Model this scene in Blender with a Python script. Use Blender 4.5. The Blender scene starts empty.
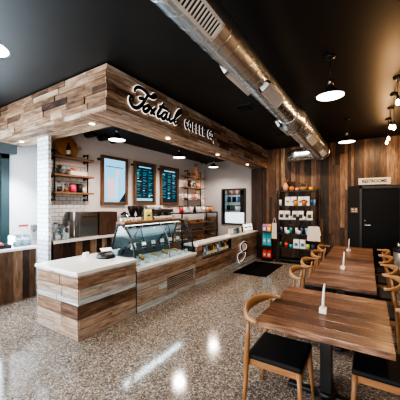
import bpy, bmesh, math, random
from mathutils import Vector, Matrix
R = math.radians
C = bpy.context.scene.collection
RNG = random.Random(7)

# ------------------------------------------------------------------ materials
def new_mat(name):
    m = bpy.data.materials.new(name); m.use_nodes = True
    nt = m.node_tree
    return m, nt, nt.nodes['Principled BSDF'], nt.links

def plain(name, col, rough=.5, metal=0, emit=None, es=0, noise=.12, nscale=14, bump=0, spec=.5, coat=0):
    m, nt, b, L = new_mat(name)
    tc = nt.nodes.new('ShaderNodeTexCoord')
    nz = nt.nodes.new('ShaderNodeTexNoise'); nz.inputs['Scale'].default_value = nscale; nz.inputs['Detail'].default_value = 3
    L.new(tc.outputs['Object'], nz.inputs['Vector'])
    mx = nt.nodes.new('ShaderNodeMix'); mx.data_type = 'RGBA'
    L.new(nz.outputs['Fac'], mx.inputs[0])
    mx.inputs[6].default_value = (*[max(0, c*(1-noise)) for c in col], 1)
    mx.inputs[7].default_value = (*[min(1, c*(1+noise)) for c in col], 1)
    L.new(mx.outputs[2], b.inputs['Base Color'])
    b.inputs['Roughness'].default_value = rough; b.inputs['Metallic'].default_value = metal
    b.inputs['Specular IOR Level'].default_value = spec
    b.inputs['Coat Weight'].default_value = coat
    if emit:
        b.inputs['Emission Color'].default_value = (*emit, 1); b.inputs['Emission Strength'].default_value = es
    if bump:
        bp = nt.nodes.new('ShaderNodeBump'); bp.inputs['Strength'].default_value = bump; bp.inputs['Distance'].default_value = .01
        L.new(nz.outputs['Fac'], bp.inputs['Height']); L.new(bp.outputs[0], b.inputs['Normal'])
    return m

def wood(name, stops, rough=.55, grain=.55, spec=.4, scale=1.0, coat=0, bump=.25, blotch=.75):
    """plank wood: the per-plank tone picks a colour, UV (u along the plank) drives the grain"""
    m, nt, b, L = new_mat(name)
    at = nt.nodes.new('ShaderNodeAttribute'); at.attribute_name = 'tone'
    sp = nt.nodes.new('ShaderNodeSeparateColor'); L.new(at.outputs['Color'], sp.inputs[0])
    cr = nt.nodes.new('ShaderNodeValToRGB'); e = cr.color_ramp.elements
    while len(e) < len(stops): e.new(.5)
    for el, (p, c) in zip(e, stops): el.position = p; el.color = (*c, 1)
    uv = nt.nodes.new('ShaderNodeUVMap')
    mp = nt.nodes.new('ShaderNodeMapping'); mp.inputs['Scale'].default_value = (1.9*scale, 24*scale, 1)
    L.new(uv.outputs[0], mp.inputs['Vector'])
    n1 = nt.nodes.new('ShaderNodeTexNoise'); n1.inputs['Scale'].default_value = 1.6; n1.inputs['Detail'].default_value = 6; n1.inputs['Roughness'].default_value = .65
    n1.inputs['Distortion'].default_value = .6
    L.new(mp.outputs[0], n1.inputs['Vector'])
    mp2 = nt.nodes.new('ShaderNodeMapping'); mp2.inputs['Scale'].default_value = (2.4*scale, 9*scale, 1)
    L.new(uv.outputs[0], mp2.inputs['Vector'])
    n2 = nt.nodes.new('ShaderNodeTexNoise'); n2.inputs['Scale'].default_value = 1.5; n2.inputs['Detail'].default_value = 6; n2.inputs['Roughness'].default_value = .62
    L.new(mp2.outputs[0], n2.inputs['Vector'])
    # shift the tone a little by the broad noise
    ad = nt.nodes.new('ShaderNodeMath'); ad.operation = 'MULTIPLY_ADD'; ad.inputs[1].default_value = blotch
    sb = nt.nodes.new('ShaderNodeMath'); sb.operation = 'SUBTRACT'; sb.inputs[1].default_value = blotch/2
    L.new(n2.outputs['Fac'], ad.inputs[0]); L.new(sp.outputs[0], sb.inputs[0]); L.new(sb.outputs[0], ad.inputs[2])
    L.new(ad.outputs[0], cr.inputs[0])
    gr = nt.nodes.new('ShaderNodeMapRange'); gr.inputs[1].default_value = .3; gr.inputs[2].default_value = .72
    gr.inputs[3].default_value = 1-grain; gr.inputs[4].default_value = 1+grain*.6
    L.new(n1.outputs['Fac'], gr.inputs[0])
    mul = nt.nodes.new('ShaderNodeMix'); mul.data_type = 'RGBA'; mul.blend_type = 'MULTIPLY'; mul.inputs[0].default_value = 1
    L.new(cr.outputs[0], mul.inputs[6]); L.new(gr.outputs[0], mul.inputs[7])
    L.new(mul.outputs[2], b.inputs['Base Color'])
    b.inputs['Roughness'].default_value = rough; b.inputs['Specular IOR Level'].default_value = spec
    b.inputs['Coat Weight'].default_value = coat; b.inputs['Coat Roughness'].default_value = .18
    bp = nt.nodes.new('ShaderNodeBump'); bp.inputs['Strength'].default_value = bump; bp.inputs['Distance'].default_value = .004
    L.new(n1.outputs['Fac'], bp.inputs['Height']); L.new(bp.outputs[0], b.inputs['Normal'])
    return m

def floor_mat():
    m, nt, b, L = new_mat('polished aggregate concrete')
    tc = nt.nodes.new('ShaderNodeTexCoord')
    def vor(sc):
        v = nt.nodes.new('ShaderNodeTexVoronoi'); v.inputs['Scale'].default_value = sc
        L.new(tc.outputs['Object'], v.inputs['Vector']); return v
    v1 = vor(92); v2 = vor(38)
    big = nt.nodes.new('ShaderNodeTexNoise'); big.inputs['Scale'].default_value = 1.3; big.inputs['Detail'].default_value = 5
    L.new(tc.outputs['Object'], big.inputs['Vector'])
    def ramp(src, stops, const=True):
        r = nt.nodes.new('ShaderNodeValToRGB'); e = r.color_ramp.elements
        if const: r.color_ramp.interpolation = 'CONSTANT'
        while len(e) < len(stops): e.new(.5)
        for el, (p, c) in zip(e, stops): el.position = p; el.color = (*c, 1)
        L.new(src, r.inputs[0]); return r
    s1 = nt.nodes.new('ShaderNodeSeparateColor'); L.new(v1.outputs['Color'], s1.inputs[0])
    s2 = nt.nodes.new('ShaderNodeSeparateColor'); L.new(v2.outputs['Color'], s2.inputs[0])
    base = ramp(big.outputs['Fac'], [(.3, (.115, .099, .087)), (.7, (.215, .187, .165))], False)
    a = ramp(s1.outputs[0], [(0, (.010, .009, .008)), (.17, (.10, .079, .064)), (.38, (.20, .172, .15)), (.68, (.28, .245, .215)), (.86, (.60, .56, .52))])
    c = ramp(s2.outputs[1], [(0, (.02, .015, .013)), (.2, (.17, .128, .098)), (.8, (.42, .36, .30))])
    m1 = nt.nodes.new('ShaderNodeMix'); m1.data_type = 'RGBA'; m1.inputs[0].default_value = .62
    L.new(base.outputs[0], m1.inputs[6]); L.new(a.outputs[0], m1.inputs[7])
    m2 = nt.nodes.new('ShaderNodeMix'); m2.data_type = 'RGBA'; m2.inputs[0].default_value = .16
    L.new(m1.outputs[2], m2.inputs[6]); L.new(c.outputs[0], m2.inputs[7])
    L.new(m2.outputs[2], b.inputs['Base Color'])
    rr = nt.nodes.new('ShaderNodeMapRange'); rr.inputs[3].default_value = .05; rr.inputs[4].default_value = .17
    L.new(big.outputs['Fac'], rr.inputs[0]); L.new(rr.outputs[0], b.inputs['Roughness'])
    b.inputs['Specular IOR Level'].default_value = .55
    return m

def tile_mat(name, col, grout, axes, tw=.15, th=.075):
    m, nt, b, L = new_mat(name)
    tc = nt.nodes.new('ShaderNodeTexCoord'); sx = nt.nodes.new('ShaderNodeSeparateXYZ'); L.new(tc.outputs['Object'], sx.inputs[0])
    ad = nt.nodes.new('ShaderNodeMath'); ad.operation = 'ADD'; L.new(sx.outputs[0], ad.inputs[0]); L.new(sx.outputs[1], ad.inputs[1])
    cb = nt.nodes.new('ShaderNodeCombineXYZ'); L.new(ad.outputs[0], cb.inputs[0]); L.new(sx.outputs[2], cb.inputs[1])
    br = nt.nodes.new('ShaderNodeTexBrick'); br.inputs['Scale'].default_value = 1
    br.inputs['Brick Width'].default_value = tw; br.inputs['Row Height'].default_value = th
    br.inputs['Mortar Size'].default_value = .007; br.inputs['Mortar Smooth'].default_value = .3
    br.inputs['Color1'].default_value = (*col, 1); br.inputs['Color2'].default_value = (*[c*.9 for c in col], 1); br.inputs['Mortar'].default_value = (*grout, 1)
    L.new(cb.outputs[0], br.inputs['Vector']); L.new(br.outputs['Color'], b.inputs['Base Color'])
    b.inputs['Roughness'].default_value = .18
    bp = nt.nodes.new('ShaderNodeBump'); bp.invert = True; bp.inputs['Strength'].default_value = .5; bp.inputs['Distance'].default_value = .004
    L.new(br.outputs['Fac'], bp.inputs['Height']); L.new(bp.outputs[0], b.inputs['Normal'])
    return m

def glass_mat(name, tint=(.85, .93, .95), refl=.12):
    m, nt, b, L = new_mat(name)
    nt.nodes.remove(b)
    tr = nt.nodes.new('ShaderNodeBsdfTransparent'); tr.inputs[0].default_value = (*tint, 1)
    gl = nt.nodes.new('ShaderNodeBsdfGlossy'); gl.inputs['Roughness'].default_value = .03
    fr = nt.nodes.new('ShaderNodeLayerWeight'); fr.inputs[0].default_value = .35
    mr = nt.nodes.new('ShaderNodeMapRange'); mr.inputs[3].default_value = refl*.5; mr.inputs[4].default_value = min(1, refl*5)
    L.new(fr.outputs['Facing'], mr.inputs[0])
    mx = nt.nodes.new('ShaderNodeMixShader'); L.new(mr.outputs[0], mx.inputs[0]); L.new(tr.outputs[0], mx.inputs[1]); L.new(gl.outputs[0], mx.inputs[2])
    L.new(mx.outputs[0], nt.nodes['Material Output'].inputs[0])
    return m

M = {}
def emis(name, col, s, base=None):
    return plain(name, base or (.8, .8, .8), .5, 0, col, s, noise=.02)
M['counter_wood'] = wood('reclaimed counter boards', [(0, (.045, .03, .024)), (.2, (.14, .082, .055)), (.4, (.28, .175, .12)), (.6, (.43, .32, .24)), (.8, (.40, .355, .315)), (1, (.50, .56, .58))], .5, .65, blotch=.75)
M['soffit_wood'] = wood('reclaimed soffit boards', [(0, (.035, .022, .016)), (.2, (.12, .068, .043)), (.45, (.29, .178, .112)), (.7, (.46, .33, .235)), (1, (.62, .55, .47))], .6, .65, blotch=1.0)
M['wall_wood'] = wood('rustic dark wall boards', [(0, (.014, .009, .006)), (.3, (.058, .030, .018)), (.6, (.15, .078, .042)), (.85, (.27, .165, .10)), (1, (.40, .30, .22))], .55, .7, blotch=.75)
M['table_wood'] = wood('reclaimed table boards', [(0, (.018, .009, .007)), (.3, (.082, .036, .021)), (.62, (.20, .095, .053)), (1, (.42, .25, .16))], .36, .85, .4, 1.3, .12, blotch=1.2)
M['cabinet_wood'] = wood('upright cabinet boards', [(0, (.022, .013, .010)), (.35, (.09, .048, .028)), (.7, (.22, .125, .072)), (1, (.34, .24, .17))], .55, .55)
M['chair_wood'] = wood('oiled oak', [(0, (.16, .070, .028)), (.5, (.31, .148, .062)), (1, (.50, .30, .15))], .38, .3, .5, 1.5, blotch=.4)
M['shelf_wood'] = wood('stained shelf board', [(0, (.11, .055, .028)), (.5, (.22, .11, .055)), (1, (.33, .19, .10))], .5, .35, blotch=.4)
M['floor'] = floor_mat()
M['black_ceiling'] = plain('matte black ceiling', (.011, .0108, .0108), .5, noise=.3, nscale=3, spec=.35)
M['black'] = plain('black powder coat', (.012, .012, .013), .42)
M['black_soft'] = plain('black leather', (.009, .009, .011), .62, bump=.1, nscale=60, spec=.3)
M['charcoal'] = plain('charcoal paint', (.011, .0115, .0125), .6, spec=.25)
M['door'] = plain('black door paint', (.004, .004, .005), .5, spec=.2)
M['white_wall'] = plain('white paint', (.76, .79, .81), .55, noise=.02)
M['menu_wall'] = plain('warm white paint', (.74, .70, .70), .6, noise=.03)
M['gray_wall'] = plain('grey paint', (.36, .345, .34), .6, noise=.04)
M['right_wall'] = plain('brown plaster', (.24, .15, .09), .6)
M['tile'] = tile_mat('white subway tile', (.70, .75, .79), (.30, .33, .36), 'yz')
M['quartz'] = plain('white quartz', (.76, .75, .73), .16, noise=.05, nscale=40)
M['steel'] = plain('brushed steel', (.27, .265, .26), .3, 1, noise=.1)
M['duct'] = plain('galvanised steel', (.70, .80, .92), .25, 1, noise=.14, nscale=9)
M['grille'] = plain('white register', (.62, .60, .57), .45)
M['grille_dark'] = plain('register slot', (.03, .03, .03), .6)
M['teal_frame'] = plain('dark teal metal', (.018, .042, .048), .4)
M['slate'] = plain('slate grey paint', (.075, .10, .115), .5)
M['glass'] = glass_mat('clear case glass', (.86, .94, .96), .07)
M['window_glass'] = glass_mat('window glass', (.9, .96, .97), .10)
M['clear_plastic'] = glass_mat('clear plastic', (.80, .90, .93), .2)
M['white'] = plain('white ceramic', (.80, .79, .77), .25)
M['paper'] = plain('white paper', (.76, .75, .72), .7)
M['cream'] = plain('cream wax', (.80, .74, .62), .5)
M['lamp_white'] = emis('lit lamp diffuser', (1, .93, .84), 6)
M['downlight'] = emis('lit downlight', (1, .82, .62), 14)
M['bulb'] = emis('lit filament bulb', (1, .62, .28), 16)
M['halo'] = emis('white sign edge light', (1, .96, .92), .75)
M['screen_blue'] = emis('pale blue screen', (.26, .66, .95), 1.0, (.03, .06, .08))
M['screen_dark'] = plain('dark screen', (.008, .016, .024), .25, 0, (.01, .035, .055), .5)
M['text_cyan'] = emis('cyan menu text', (.03, .36, .50), .75, (.01, .04, .05))
M['text_white'] = emis('white menu text', (.35, .75, .85), .8, (.02, .05, .06))
M['drink_pink'] = emis('pink drink picture', (.80, .58, .66), 1.0, (.05, .04, .04))
M['drink_cup'] = emis('pale cup picture', (.50, .76, .96), 1.0, (.05, .06, .07))
M['case_light'] = emis('case strip light', (.86, .96, 1), 2.5)
M['case_deck'] = plain('pale case deck', (.60, .68, .70), .3)
M['case_back'] = plain('case rear panel', (.11, .135, .142), .4)
M['orange'] = plain('orange glaze', (.62, .20, .07), .4)
M['terracotta'] = plain('pink terracotta', (.70, .34, .22), .55)
M['honey'] = plain('honey wood', (.85, .40, .14), .45, noise=.3)
M['pastry'] = plain('baked crust', (.68, .36, .15), .6, noise=.4, nscale=30)
M['pastry_dark'] = plain('dark baked crust', (.30, .13, .055), .6, noise=.4, nscale=30)
M['red'] = plain('red foil', (.55, .05, .04), .4)
M['pink'] = plain('pink paper', (.72, .08, .16), .5)
M['teal'] = plain('teal foil', (.03, .40, .44), .35)
M['navy'] = plain('navy foil', (.04, .09, .19), .35)
M['sky'] = plain('blue print', (.16, .36, .55), .4)
M['yellow'] = plain('yellow paper', (.72, .66, .20), .5)
M['purple'] = plain('purple foil', (.22, .11, .34), .4)
M['gold'] = plain('amber glass', (.70, .36, .06), .25)
M['green'] = plain('leaf green', (.05, .11, .03), .6)
M['dark_green'] = plain('bottle green', (.03, .10, .06), .25)
M['brown'] = plain('brown glass', (.07, .028, .012), .2)
M['basket'] = plain('straw', (.36, .22, .10), .8, noise=.5, nscale=50, bump=.4)
M['linen'] = plain('cream cotton', (.66, .60, .52), .8, bump=.2, nscale=25)
M['mat'] = plain('black rubber', (.004, .004, .005), .95, spec=.1, bump=.3, nscale=120)
M['ink'] = plain('dark ink', (.02, .018, .017), .5)
M['sign_board'] = plain('whitewashed sign', (.62, .58, .53), .6, noise=.15)
M['grey_metal'] = plain('grey painted steel', (.30, .295, .29), .38, .6)
M['tablet_white'] = emis('lit white tablet', (.95, .97, 1), .9)
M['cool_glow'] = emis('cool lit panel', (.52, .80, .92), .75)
M['room_white'] = plain('back room white', (.55, .60, .62), .5)
M['red_print'] = plain('red print', (.45, .05, .05), .5)

# ------------------------------------------------------------------ mesh builder
class MB:
    def __init__(s):
        s.bm = bmesh.new()
        s.uv = s.bm.loops.layers.uv.new('UVMap'); s.tn = s.bm.loops.layers.float_color.new('tone')
        s.mats = []
    def _mi(s, mat):
        if mat not in s.mats: s.mats.append(mat)
        return s.mats.index(mat)
    def _fin(s, faces, mat, tone=.5, grain=(1, 0, 0), smooth=False):
        g = Vector(grain).normalized(); off = RNG.random()*50; off2 = RNG.random()*50
        mi = s._mi(mat) if mat else 0
        for f in faces:
            if not f.is_valid: continue
            f.material_index = mi; f.smooth = smooth
            for l in f.loops:
                co = l.vert.co; u = co.dot(g); r = co - g*u
                l[s.uv].uv = (u+off, r.x+r.y+r.z+off2); l[s.tn] = (tone, off/50, 0, 1)
    def box(s, lo, hi, mat=None, tone=.5, grain=(1, 0, 0), bevel=0, mtx=None, seg=2):
        lo, hi = Vector(lo), Vector(hi)
        n0 = set(s.bm.faces) if bevel else None
        vs = [s.bm.verts.new((x, y, z)) for x in (lo.x, hi.x) for y in (lo.y, hi.y) for z in (lo.z, hi.z)]
        idx = [(0, 1, 3, 2), (4, 6, 7, 5), (0, 4, 5, 1), (2, 3, 7, 6), (0, 2, 6, 4), (1, 5, 7, 3)]
        fs = [s.bm.faces.new([vs[i] for i in q]) for q in idx]
        if mtx: 
            for v in vs: v.co = mtx @ v.co
        if bevel:
            es = list({e for f in fs for e in f.edges})
            bmesh.ops.bevel(s.bm, geom=es, offset=bevel, segments=seg, profile=.6, affect='EDGES', clamp_overlap=True)
            fs = [f for f in s.bm.faces if f not in n0]
        s._fin(fs, mat, tone, grain, False)
        return s
    def tube(s, pts, rad, mat=None, segs=10, tone=.5, caps=True, up=None, smooth=True, closed=False):
        """rad: number, list of numbers or list of (side, up) half sizes"""
        pts = [Vector(p) for p in pts]; n = len(pts); rings = []
        prev = None
        for i, p in enumerate(pts):
            if closed: t = pts[(i+1) % n] - pts[i-1]
            else: t = pts[min(i+1, n-1)] - pts[max(i-1, 0)]
            t.normalize()
            if up is not None:
                sd = t.cross(Vector(up)).normalized(); u = sd.cross(t).normalized()
            else:
                ref = prev if prev is not None else (Vector((0, 0, 1)) if abs(t.z) < .9 else Vector((1, 0, 0)))
                sd = t.cross(ref)
                if sd.length < 1e-6: sd = t.orthogonal()
                sd.normalize(); u = sd.cross(t).normalized(); prev = u
            r = rad[i] if isinstance(rad, (list, tuple)) else rad
            a, b = r if isinstance(r, (list, tuple)) else (r, r)
            rings.append([s.bm.verts.new(p + sd*math.cos(2*math.pi*k/segs)*a + u*math.sin(2*math.pi*k/segs)*b) for k in range(segs)])
        fs = []
        m = n if closed else n-1
        for i in range(m):
            A, B = rings[i], rings[(i+1) % n]
            for k in range(segs): fs.append(s.bm.faces.new((A[k], A[(k+1) % segs], B[(k+1) % segs], B[k])))
        if caps and not closed:
            fs.append(s.bm.faces.new(rings[0][::-1])); fs.append(s.bm.faces.new(rings[-1]))
        s._fin(fs, mat, tone, (pts[-1]-pts[0]) if (pts[-1]-pts[0]).length > 1e-4 else (1, 0, 0), smooth)
        return s
    def lathe(s, prof, at=(0, 0, 0), mat=None, segs=20, tone=.5, mtx=None, smooth=True, sx=1, sy=1):
        at = Vector(at); rings = []
        for r, z in prof:
            if r < 1e-5: rings.append([s.bm.verts.new(Vector((0, 0, z)))])
            else: rings.append([s.bm.verts.new(Vector((r*sx*math.cos(2*math.pi*k/segs), r*sy*math.sin(2*math.pi*k/segs), z))) for k in range(segs)])
        fs = []
        for A, B in zip(rings, rings[1:]):
            for k in range(segs):
                k2 = (k+1) % segs
                if len(A) == 1 and len(B) == 1: continue
                if len(A) == 1: fs.append(s.bm.faces.new((A[0], B[k2], B[k])))
                elif len(B) == 1: fs.append(s.bm.faces.new((A[k], A[k2], B[0])))
                else: fs.append(s.bm.faces.new((A[k], A[k2], B[k2], B[k])))
        for ring in rings:
            for v in ring: v.co = (mtx @ v.co if mtx else v.co) + at
        s._fin(fs, mat, tone, (0, 0, 1), smooth)
        return s
    def prism(s, poly, z0, z1, mat=None, tone=.5, grain=(0, 0, 1), mtx=None, top_poly=None):
        a = [s.bm.verts.new((x, y, z0)) for x, y in poly]; b = [s.bm.verts.new((x, y, z1)) for x, y in (top_poly or poly)]
        n = len(poly)
        fs = [s.bm.faces.new(a[::-1]), s.bm.faces.new(b)] + [s.bm.faces.new((a[i], a[(i+1) % n], b[(i+1) % n], b[i])) for i in range(n)]
        if mtx:
            for v in a+b: v.co = mtx @ v.co
        s._fin(fs, mat, tone, grain)
        return s
    def ellipsoid(s, c, r, mat=None, segs=14, rings=8, tone=.5):
        prof = [(math.sin(math.pi*i/rings), -math.cos(math.pi*i/rings)) for i in range(rings+1)]
        return s.lathe([(max(0, p), q) for p, q in prof], c, mat, segs, tone, Matrix.Diagonal((r[0], r[1], r[2])))
    def data(s, name):
        bmesh.ops.recalc_face_normals(s.bm, faces=s.bm.faces)
        me = bpy.data.meshes.new(name); s.bm.to_mesh(me); s.bm.free()
        for m in s.mats: me.materials.append(M[m])
        return me

def link(name, data, parent=None, loc=None, rz=None, rot=None):
    o = bpy.data.objects.new(name, data); C.objects.link(o)
    if parent: o.parent = parent
    if loc is not None: o.location = loc
    if rz is not None: o.rotation_euler = (0, 0, rz)
    if rot is not None: o.rotation_euler = rot
    return o
def part(name, mb, parent, loc=None, rz=None, label=None):
    o = link(name, mb.data(name), parent, loc, rz)
    if label: o['label'] = label
    return o
def tag(o, label, cat, group=None):
    o['label'] = label; o['category'] = cat
    if group: o['group'] = group
    return o
def thing(name, label, cat, loc=(0, 0, 0), rz=0, group=None):
    return tag(link(name, None, None, loc, rz), label, cat, group)
def single(name, mb, label, cat, loc=(0, 0, 0), rz=0, group=None):
    return tag(link(name, mb.data(name), None, loc, rz), label, cat, group)
def struct(name, mb, parent=None):
    o = link(name, mb.data(name), parent)
    if not parent: o['kind'] = 'structure'
    return o
def dup(root, loc, rz, label, group=None):
    r = root.copy(); C.objects.link(r); r.location = loc; r.rotation_euler = (0, 0, rz); r['label'] = label
    if group: r['group'] = group
    for ch in list(root.children):
        c = ch.copy(); C.objects.link(c); c.parent = r
        for g in list(ch.children):
            d = g.copy(); C.objects.link(d); d.parent = c
    return r
_protos = {}
def place(key, maker, loc, rz, label, cat, group=None):
    """first use builds the thing, later ones copy it and its parts"""
    if key not in _protos:
        o = maker(); _protos[key] = o; o.location = loc; o.rotation_euler = (0, 0, rz)
        return tag(o, label, cat, group)
    return dup(_protos[key], loc, rz, label, group)
ORD = ['first', 'second', 'third', 'fourth', 'fifth', 'sixth', 'seventh', 'eighth', 'ninth', 'tenth', 'eleventh', 'twelfth', 'thirteenth', 'fourteenth']

def planks(mb, origin, u, v, n, ulen, rows, lens, thick=.018, jit=.06, mat='soffit_wood', gap=.006, relief=.004, tone_fn=None):
    """boards running along u, stacked along v, facing n"""
    o, u, v, n = Vector(origin), Vector(u), Vector(v), Vector(n)
    vv = 0
    for h, tone in rows:
        a = -RNG.uniform(0, lens[0])
        while a < ulen:
            b = a + RNG.uniform(*lens)
            a0, b0 = max(0, a), min(ulen, b)
            if ulen - b0 < .12: b0 = ulen
            if b0 - a0 > .02:
                t = tone if tone is not None else RNG.random()
                if tone_fn: t = tone_fn(a0, b0, vv, vv+h, t)
                t = min(1, max(0, t + RNG.uniform(-jit, jit)))
                p = o + u*(a0+gap/2) + v*(vv+gap/2); q = o + u*(b0-gap/2) + v*(vv+h-gap/2) + n*(thick + RNG.uniform(-relief, relief))
                lo = [min(p[i], q[i]) for i in range(3)]; hi = [max(p[i], q[i]) for i in range(3)]
                mb.box(lo, hi, mat, t, u)
            a = b
            if b0 >= ulen: break
        vv += h
    return mb

def rows_fill(total, lo, hi, tones=(0, 1)):
    out = []; s = 0
    while s < total - 1e-6:
        h = RNG.uniform(lo, hi)
        if total - s - h < lo*.7: h = total - s
        out.append((h, RNG.uniform(*tones))); s += h
    return out

# ------------------------------------------------------------------ room shell
CEIL = 3.35; YB = 8.15; XL = -5.8; XR = 1.3; YF = -2.6
struct('floor', MB().box((XL-.2, YF-.2, -.1), (XR+.2, YB+2.2, 0), 'floor'))
cl = MB().box((XL-.2, YF-.2, CEIL), (XR+.2, YB+2.2, CEIL+.1), 'black_ceiling')
struct('ceiling', cl)
# lower dark deck over the bar with ribs whose round ends show against the menu wall
dk = MB().box((-4.94, 2.62, 3.12), (-3.13, YB-.03, 3.34), 'black_ceiling')
for i in range(5):
    y = 2.80 + i*.32
    dk.tube([(-4.945, y, 3.105), (-4.72, y, 3.105)], .075, 'black_ceiling', 12)
struct('ceiling', dk)

# back wall of upright rustic boards, with the painted doorway panel cut out
wb = MB().box((-3.16, YB, 0), (XR+.2, YB+.12, CEIL), 'wall_wood', .1)
x = -3.16
while x < XR:
    w = RNG.uniform(.06, .14); w = min(w, XR - x)
    z0 = 0 if x + w < -.455 else 2.135
    z = z0
    base = RNG.random()
    while z < CEIL - .01:
        h = RNG.choice([.9, 1.3, 1.8, 2.4, 3.2])*RNG.uniform(.8, 1.2); z1 = min(CEIL-.004, z + h)
        if CEIL - z1 < .3: z1 = CEIL - .004
        t = min(1, max(0, .12 + .7*RNG.random()**1.2 + (.25 if RNG.random() < .12 else 0)))
        wb.box((x+.002, YB-.016-RNG.uniform(0, .012), z+.002), (x+w-.002, YB+.01, z1), 'wall_wood', t, (0, 0, 1))
        z = z1
    x += w
struct('wall_back', wb)
# corner return of the opening: darker upright boards
wr = MB()
x = -3.155
for i in range(4):
    wr.box((x, YB-.062, 0), (x+.088, YB-.034, 2.772), 'wall_wood', RNG.uniform(.15, .4), (0, 0, 1)); x += .09
struct('trim_2', wr)
# painted panel round the restroom door
dp = MB().box((-.455, YB-.03, 0), (-.14, YB+.01, 2.13), 'charcoal').box((-.14, YB-.03, 2.07), (XR, YB+.01, 2.13), 'charcoal').box((.66, YB-.03, 0), (XR, YB+.01, 2.07), 'charcoal')
struct('wall_door', dp)
d1 = MB().box((-.135, YB-.005, .005), (.655, YB+.035, 2.045), 'door', bevel=.004)
dor = struct('door_1', d1)
fr = MB().box((-.19, YB-.05, 0), (-.137, YB-.031, 2.12), 'black').box((.657, YB-.05, 0), (.71, YB-.031, 2.12), 'black').box((-.19, YB-.05, 2.066), (.71, YB-.031, 2.12), 'black')
struct('door_frame', fr, dor)
hd = MB().lathe([(0, 0), (.032, 0), (.032, .012), (.012, .014), (.012, .05), (0, .05)], (-.07, YB-.006, 1.12), 'steel', 16, mtx=Matrix.Rotation(R(90), 4, 'X')).box((-.08, YB-.062, 1.108), (.06, YB-.046, 1.132), 'steel', bevel=.005)
hd.lathe([(0, 0), (.024, 0), (.02, .012), (0, .012)], (-.07, YB-.006, 1.23), 'steel', 16, mtx=Matrix.Rotation(R(90), 4, 'X'))
struct('door_handle', hd, dor)
# grey wall at the end of the bar, with the pass-through opening
gx0, gx1, gz0, gz1 = -4.2, -3.42, 1.02, 2.13
gw = MB().box((-5.1, YB, 0), (gx0, YB+.12, CEIL), 'gray_wall').box((gx1, YB, 0), (-3.16, YB+.12, CEIL), 'gray_wall').box((gx0, YB, 0), (gx1, YB+.12, gz0), 'gray_wall').box((gx0, YB, gz1), (gx1, YB+.12, CEIL), 'gray_wall')
struct('wall_bar_end', gw)
# menu wall
mw = MB().box((-5.1, 2.62, 0), (-4.96, YB, CEIL), 'menu_wall')
struct('wall_menu', mw)
tl = MB().box((-4.96, 2.63, .9), (-4.95, 3.42, 2.42), 'tile')
struct('wall_tile', tl)
pl = MB().prism([(-4.74, 2.36), (-4.41, 2.36), (-4.41, 2.41), (-4.955, 2.615), (-5.09, 2.615)], 0, 2.775, 'tile')
struct('pillar', pl)
# white side wall with a window towards the street
lw = MB().box((XL-.15, 2.36, 0), (XL, YB, CEIL), 'white_wall').box((XL-.15, YF, 0), (XL, 2.36, .12), 'white_wall').box((XL-.15, YF, 2.62), (XL, 2.36, CEIL), 'slate').box((XL, YF, 2.60), (XL+.16, 2.44, 2.80), 'slate')
struct('wall_left', lw)
struct('wall_north', MB().box((XL, YB, 0), (-5.1, YB+.1, CEIL), 'white_wall'))
wf = MB()
for y0, y1 in ((2.22, 2.36), (.62, .74), (-1.0, -.88), (YF, YF+.1)): wf.box((XL-.12, y0, .12), (XL+.05, y1, 2.6), 'teal_frame', bevel=.006)
wf.box((XL-.12, YF, 2.52), (XL+.05, 2.36, 2.6), 'black').box((XL-.12, YF, .12), (XL+.05, 2.36, .22), 'teal_frame').box((XL-.1, YF, 2.4), (XL+.02, 2.30, 2.45), 'black')
win = struct('window_1', wf)
struct('window_glass', MB().box((XL-.05, YF, .2), (XL-.04, 2.3, 2.55), 'window_glass'), win)
# street-side wall behind the camera: glazing between dark posts
ff = MB()
for x in (-5.8, -4.1, -2.4, -.7, 1.2): ff.box((x, YF-.1, 0), (x+.1, YF, 2.9), 'teal_frame')
ff.box((XL, YF-.1, 2.8), (XR, YF, 2.9), 'teal_frame').box((XL, YF-.1, 0), (XR, YF, .12), 'teal_frame')
w2 = struct('window_2', ff)
struct('window_glass', MB().box((XL, YF-.06, .1), (XR, YF-.05, 2.82), 'window_glass'), w2)
struct('wall_front', MB().box((XL-.15, YF-.12, 2.9), (XR, YF, CEIL), 'slate'))
struct('wall_right', MB().box((XR, YF, 0), (XR+.12, YB, CEIL), 'right_wall'))

# reclaimed timber soffit round the bar
SX = -2.635; SY = 2.09; SZ0, SZ1 = 2.775, 3.335; SW = .485
sf = MB().box((SX-SW+.02, SY+.02, SZ0+.02), (SX-.02, YB-.02, SZ1), 'black_ceiling').box((XL+.01, SY+.02, SZ0+.02), (SX-.02, SY+SW-.02, SZ1), 'black_ceiling')
fr_rows = [(.07, .80), (.085, .55), (.09, .40), (.085, .45), (.08, .52), (.08, .55), (.07, .62)]
planks(sf, (SX-.02, SY+.002, SZ0), (0, 1, 0), (0, 0, 1), (1, 0, 0), YB-SY-.04, fr_rows, (.25, .9), .018, .3, relief=.009)
fl_rows = [(.07, .62), (.085, .55), (.09, .42), (.085, .28), (.08, .45), (.08, .55), (.07, .4)]
planks(sf, (XL+.01, SY+.02, SZ0), (1, 0, 0), (0, 0, 1), (0, -1, 0), SX-XL-.012, fl_rows, (.25, .9), .018, .25, relief=.009)
un = rows_fill(SW, .09, .13, (.3, .6))
planks(sf, (SX-SW, SY+.0, SZ0+.02), (0, 1, 0), (1, 0, 0), (0, 0, -1), YB-SY-.04, un, (.5, 1.4), .018, .15, relief=.003)
un = rows_fill(SW, .09, .13, (.3, .65))
planks(sf, (XL+.01, SY, SZ0+.02), (1, 0, 0), (0, 1, 0), (0, 0, -1), SX-SW-XL-.01, un, (.5, 1.4), .018, .15, relief=.003)
planks(sf, (SX-SW+.02, SY+SW, SZ0), (0, 1, 0), (0, 0, 1), (-1, 0, 0), YB-SY-SW-.06, [(.35, .3)], (2, 3), .012, .1)
struct('trim_1', sf)

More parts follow.
